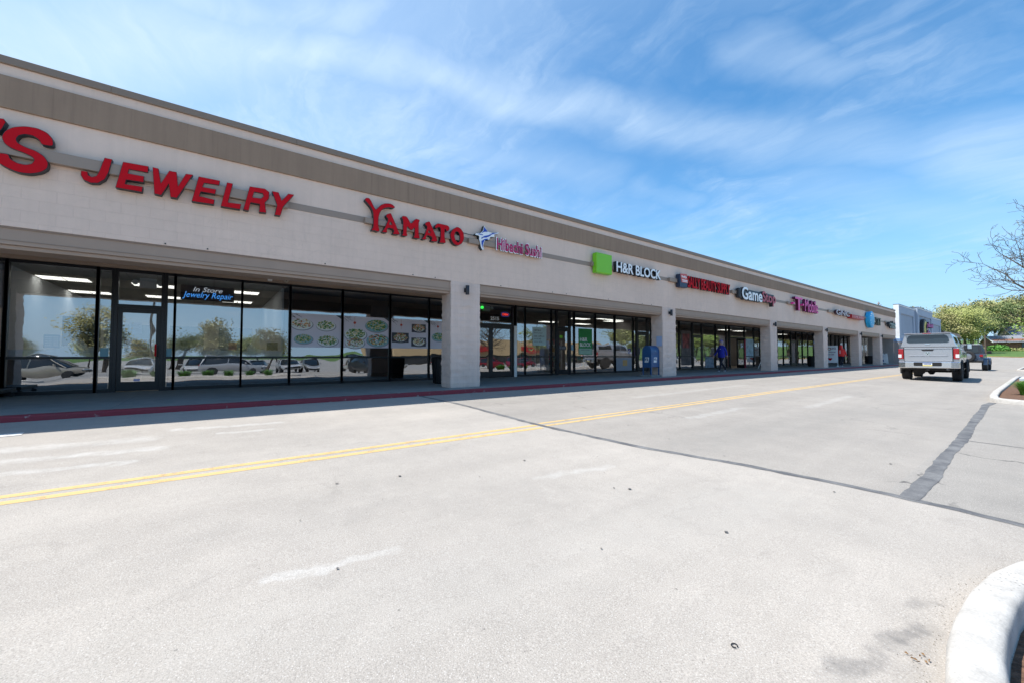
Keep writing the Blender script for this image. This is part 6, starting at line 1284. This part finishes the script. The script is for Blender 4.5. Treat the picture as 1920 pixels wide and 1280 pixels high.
# trees in the lot, visible as reflections
refl = [(22, -7, 6.5, 3, 'small budding tree in the lot reflected in the far left window'), (24, -1, 6, 3, 'small budding tree reflected behind the jeweller door'), (22, 4, 5.2, 3, 'low budding tree reflected under the script sign'), (48, 96, 14, 0, 'yellow green tree reflected beside the blue jacket'), (44, 120, 15, 1, 'olive tree reflected in the beauty shop glass'), (40, 150, 14, 0, 'yellow tree reflected in the game shop glass'), (30, 172, 13, 2, 'green tree reflected in the phone shop glass'), (26, 205, 16, 0, 'yellow tree reflected in the last shop windows'), (60, 75, 12, 2, 'green tree reflected right of the tax office')]
for x, y, h_, k, lab in refl: t, top, u_ = pro[k]; sc = h_/top; dup(t, (x, y, H(x, y)-.1), rnd.uniform(0, 6), lab, (sc*1.1, sc*1.1, sc))
rq = random.Random(5)
for i in range(26):
    x = rq.uniform(62, 90); y = -75+i*4.6 if i < 20 else 150+(i-20)*14; k = rq.choice((0, 1, 2, 3)); t, top, u_ = pro[k]; h_ = rq.uniform(5.5, 8.5) if i < 20 else 12; sc = h_/top
    dup(t, (x, y, H(x, y)-.1), rq.uniform(0, 6), 'budding tree in the far row across the lot, seen reflected in the glass', (sc*1.3, sc*1.3, sc))
for i in range(12):
    x = 6+i*6.5; y = 138+rq.uniform(-4, 8); k = rq.choice((0, 1, 0, 2)); t, top, u_ = pro[k]; sc = rq.uniform(9, 13)/top
    dup(t, (x, y, H(x, y)-.1), rq.uniform(0, 6), 'spring tree in the row beyond the lot, reflected in the far shop glass', (sc*1.3, sc*1.3, sc))
# tan shops across the lot (reflected)
s = thing('tan_retail_building', 'long tan flat roofed retail building across the lot seen reflected', 'building', (82, 90, H(82, 90)))
b = MB(); b.box(80, 110, 42, 128, -2.5, 6.0); b.build('wall', mat('tan_retail_wall', (.50, .36, .20), .9, var=(.1, .1)), s, world=True); b = MB(); b.box(79.4, 79.98, 60, 72, 2.2, 4.0); b.box(79.4, 79.98, 84, 93, 2.2, 4.0); b.build('red_awning', mat('awning_red', (.40, .02, .02), .7), s, world=True)
b = MB(); b.box(79.9, 79.99, 44, 126, -1.9, 1.2); b.build('shop_glass', M_carglass, s, world=True)
lp0 = None
for x, y, lab in ((28, -5, 'dark lot lamp post reflected in the left windows'), (30, 22, 'dark lot lamp post reflected in the menu windows'), (34, 52, 'dark lot lamp post reflected in the tax office glass')):
    if lp0 is None:
        lp0 = thing('lamp_post', lab, 'lamp post', (x, y, H(x, y)), group='tall lamp posts in the parking lot'); b = MB(); b.tube((0, 0, 0), (0, 0, 9), .10, .06, 8); b.build('pole', M_frame, lp0); b = MB(); b.box(-.9, .9, -.15, .15, 8.95, 9.05); b.build('lamp_head', M_frame, lp0)
    else: dup(lp0, (x, y, H(x, y)), label=lab)

# ------------------------------------------------------------------ daylily clumps in the islands
def clump(lab, x, y, r_, h_, seed, n=420):
    q = random.Random(seed); b = MB()
    for i in range(n):
        a = q.uniform(0, 6.28); t = r_*.45*math.sqrt(q.random()); bx, by = t*math.cos(a), t*math.sin(a); a2 = a+q.gauss(0, .5); L = h_*q.uniform(.7, 1.15); out_ = r_*q.uniform(.2, .85); wd = q.uniform(.007, .013); sx, sy = -math.sin(a2)*wd, math.cos(a2)*wd; prev = None
        for k in range(5):
            u = k/4; px_ = bx+out_*u*u*math.cos(a2); py_ = by+out_*u*u*math.sin(a2); pz = L*(u-.33*u*u*u*(1+out_)); ww = (1-u*.85); c = ((px_-sx*ww, py_-sy*ww, pz), (px_+sx*ww, py_+sy*ww, pz))
            if prev: b.quad(prev[0], prev[1], c[1], c[0])
            prev = c
    o = b.build('grass_clump', mat('daylily_green', (.10, .27, .025), .6, var=(6, .35)), fix=False); o.location = (x, y, H(x, y)+.06); return tag(o, lab, 'plant', 'green leafy clumps planted in the islands')
clump('bright green clump on the mulch at the right edge', -.40, 19.6, .52, .66, 1, 900); clump('green clump just behind the one at the right edge', -.35, 20.9, .5, .62, 2, 500); clump('green clump third along the right hand island', -.3, 22.3, .5, .6, 3, 300)
for i in range(7): clump('leafy clump %s from the left in the island behind the viewer' % ('one', 'two', 'three', 'four', 'five', 'six', 'seven')[i], 1.6+.2*math.sin(i), -3.6+i*1.05, .5, .55, 10+i, 220)
b = MB(); b.loft([[(x+.0, y, z) for x, y in rr(-.25, .25, -.18, .18, .1, 3)] for z in (0, .12)]+[[(x*.6, y*.6, .2) for x, y in rr(-.25, .25, -.18, .18, .1, 3)]])
o = b.build('pale_stone', mat('pale_blue_stone', (.45, .50, .56), .8)); o.location = (-.75, 30.5, H(-.7, 30.5)+.08); tag(o, 'pale bluish stone lying behind the green clump', 'stone')
